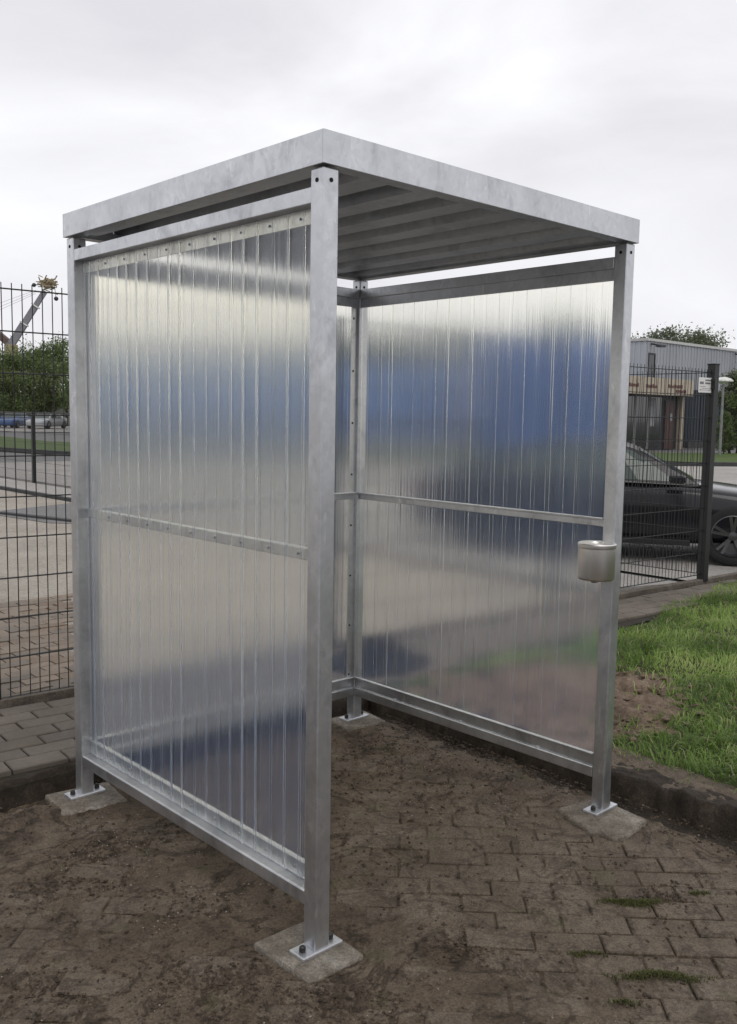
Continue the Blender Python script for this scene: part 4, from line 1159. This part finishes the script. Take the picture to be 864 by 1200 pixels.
CR = [crown_mesh(1, 8.2, 3.4, 1.9, 8500, 0.125, 'leaf'), crown_mesh(2, 7.6, 3.0, 1.8, 8000, 0.125, 'leaf'), crown_mesh(3, 9.0, 2.6, 2.0, 5600, 0.12, 'leaf'),
      crown_mesh(4, 10.5, 3.2, 2.5, 7000, 0.13, 'leaf2'), crown_mesh(5, 4.2, 1.0, 0.3, 5200, 0.07, 'leaf2'), crown_mesh(6, 4.0, 0.9, 0.4, 4600, 0.07, 'leaf')]
def tree(kind, x, y, s_, rz, label, group=None, name='leafy_tree'):
    e = empty(name, (x, y, 0), rz); e.scale = (s_, s_, s_*random.uniform(.94, 1.06))
    cm, tm = CR[kind]
    link('trunk', tm, None, e); link('crown', cm, None, e)
    tag(e, label, 'tree' if name == 'leafy_tree' else 'shrub', group); return e
def at_px(x, depth):
    d = fw*fpx+r2*(x-432)-u2*(486-600); d = d/d.dot(fw)*depth
    return cx+d.x, cy+d.y
GL = 'trees beyond the road'
lab = 'dark green leafy tree in the row beyond the road, seen through the fence'
k = 0
for px, dpt, kind, s_, lab in ((-40, 92, 0, .95, 'dense dark green tree past the dark navy car, away from the shelter'), (-10, 96, 1, .93, 'dark green tree behind the dark navy car, next to the crane'), (14, 90, 1, 0.86, 'dark green tree right behind the blue hatchback, under the crane mast'), (36, 97, 0, .92, 'dark green tree behind the gap between the blue hatchback and the silver car'), (60, 92, 2, 0.92, 'airy upright tree right behind the silver car'), (78, 95, 2, 0.98, 'airy upright tree close beside the rear shelter post, next to the silver car'), (48, 99, 1, .92, 'dense tree standing behind the airy tree of the silver car'), (0, 99, 0, .84, 'low broad tree half hidden behind the crane mast tree')):
    x, y = at_px(px, dpt); tree(kind, x, y, s_, random.uniform(0, 6), lab, GL)
lab2 = 'dark green leafy tree hidden in a blur behind the ribbed shelter panels'
for px in range(105, 730, 30):
    x, y = at_px(px, 84-abs(px-360)*0.02+random.uniform(-4, 4)); tree(random.choice((0, 1, 2)), x, y, random.uniform(.78, .92) if px < 400 else random.uniform(.95, 1.1), random.uniform(0, 6), lab2, 'trees behind the shelter panels')
lab3 = 'pale green poplar-like tree rising behind the grey industrial hall roof'
for px, dpt, s_ in ((744, 84, .82), (762, 80, .84), (784, 80, .90), (806, 82, .88), (822, 80, .82)):
    x, y = at_px(px, dpt); tree(3, x, y, s_, random.uniform(0, 6), lab3, 'trees behind the hall')
for px, dpt, s_ in ((840, 95, .80), (856, 97, .76), (872, 98, .76)):
    x, y = at_px(px, dpt); tree(3, x, y, s_, random.uniform(0, 6), 'lower distant tree behind the far end of the hall roof', 'lower trees behind the hall')
for px, dpt, kd, s_, lab in ((858, 44, 4, 0.92, 'tallest bushy shrub rising behind the street lamp'), (878, 43, 5, 1.0, 'dark green shrub farther along the verge than the tallest shrub'), (866, 45, 5, .9, 'dark shrub pressed behind the tallest bushy shrub'), (850, 42.5, 5, .45, 'low dark shrub at the foot of the street lamp')):
    x, y = at_px(px, dpt); tree(kd, x, y, s_, random.uniform(0, 6), lab, 'shrubs by the street lamp', 'leafy_shrub')

# ================================================================== CRANE
def wp(x, y, D):
    d = fw*fpx+r2*(x-432)-u2*(y-600); d = d/d.dot(fw)*D
    return Vector((cx, cy, cz))+d
CD = 112
b0 = wp(13, 404, CD); b1 = wp(53, 341, CD)
cr_o = Vector((b0.x, b0.y, 0.0))
crn = empty('mobile_crane', cr_o); tag(crn, 'mobile crane with grey telescopic boom and ochre head rising over the trees', 'crane')
L0 = b0-cr_o; L1 = b1-cr_o
dv = (L1-L0)
sec = MB().bar(L0-dv*0.05, L0+dv*0.40, 0.80, 0.82).build('boom_section', 'craneb', crn)
MB().bar(L0+dv*0.33, L0+dv*0.73, 0.66, 0.70).build('boom_section', 'craneb', crn)
MB().bar(L0+dv*0.66, L0+dv*1.0, 0.55, 0.58).build('boom_section', 'craneb', crn)
for t in (0.38, 0.71): MB().bar(L0+dv*t, L0+dv*(t+0.02), 0.98, 0.98).build('collar', 'lampw', crn)
j0 = wp(-26, 372, CD)-cr_o
MB().bar(j0, L0, 0.75, 0.75).build('rear_boom', 'craner', crn)
MB().bar((0, 0, -0.05), L0, 1.2, 1.2).build('mast', 'craney', crn)
MB().box((-3.2, -1.3, 0.3), (3.2, 1.3, 1.7)).build('chassis', 'craney', crn, 0.1)
for sx in (-2.2, 0, 2.2):
    for sy in (-1.25, 1.25): MB().tube((sx, sy-.18, .5), (sx, sy+.18, .5), 0.55, n=20).build('wheel', 'tyre', crn)
# ochre head: spread plates, like an open grab
hd = MB(); rr = random.Random(8); hc = wp(57, 333, CD)-cr_o
for k in range(120):
    a = rr.uniform(-0.5, 3.6); ln = rr.uniform(.5, 1.5); p = hc+Vector((rr.gauss(0, .4), rr.gauss(0, .4), rr.gauss(0, .3)))
    q = p+(r2*math.cos(a)+Vector((0, 0, 1))*math.sin(a)*.65+fw*rr.gauss(0, .3))*ln*0.62; hd.bar(p, q, 0.10, 0.10)
hd.build('head_frame', 'craney', crn)
def ball(c, r_): return MB().lathe([(0.0, -r_), (r_*.7, -r_*.7), (r_, 0), (r_*.7, r_*.7), (0, r_)], 12, c)
bc = wp(40, 334, CD)-cr_o; ball(bc, 0.26).build('sheave', 'frame', crn, smooth=True)
MB().bar(bc, wp(50, 333, CD)-cr_o, 0.12, 0.12).build('sheave_arm', 'craneb', crn)
hk = wp(66, 350, CD)-cr_o; ball(hk, 0.28).build('hook_block', 'frame', crn, smooth=True)
MB().tube(wp(64, 335, CD)-cr_o, hk, 0.035, n=4).build('hoist_cable', 'frame', crn)
for ya, yb_ in ((358, 342), (363, 344), (352, 340)):
    MB().tube(wp(-30, ya+14, CD)-cr_o, wp(42, yb_, CD)-cr_o, 0.02, n=4).build('guy_cable', 'craneb', crn)
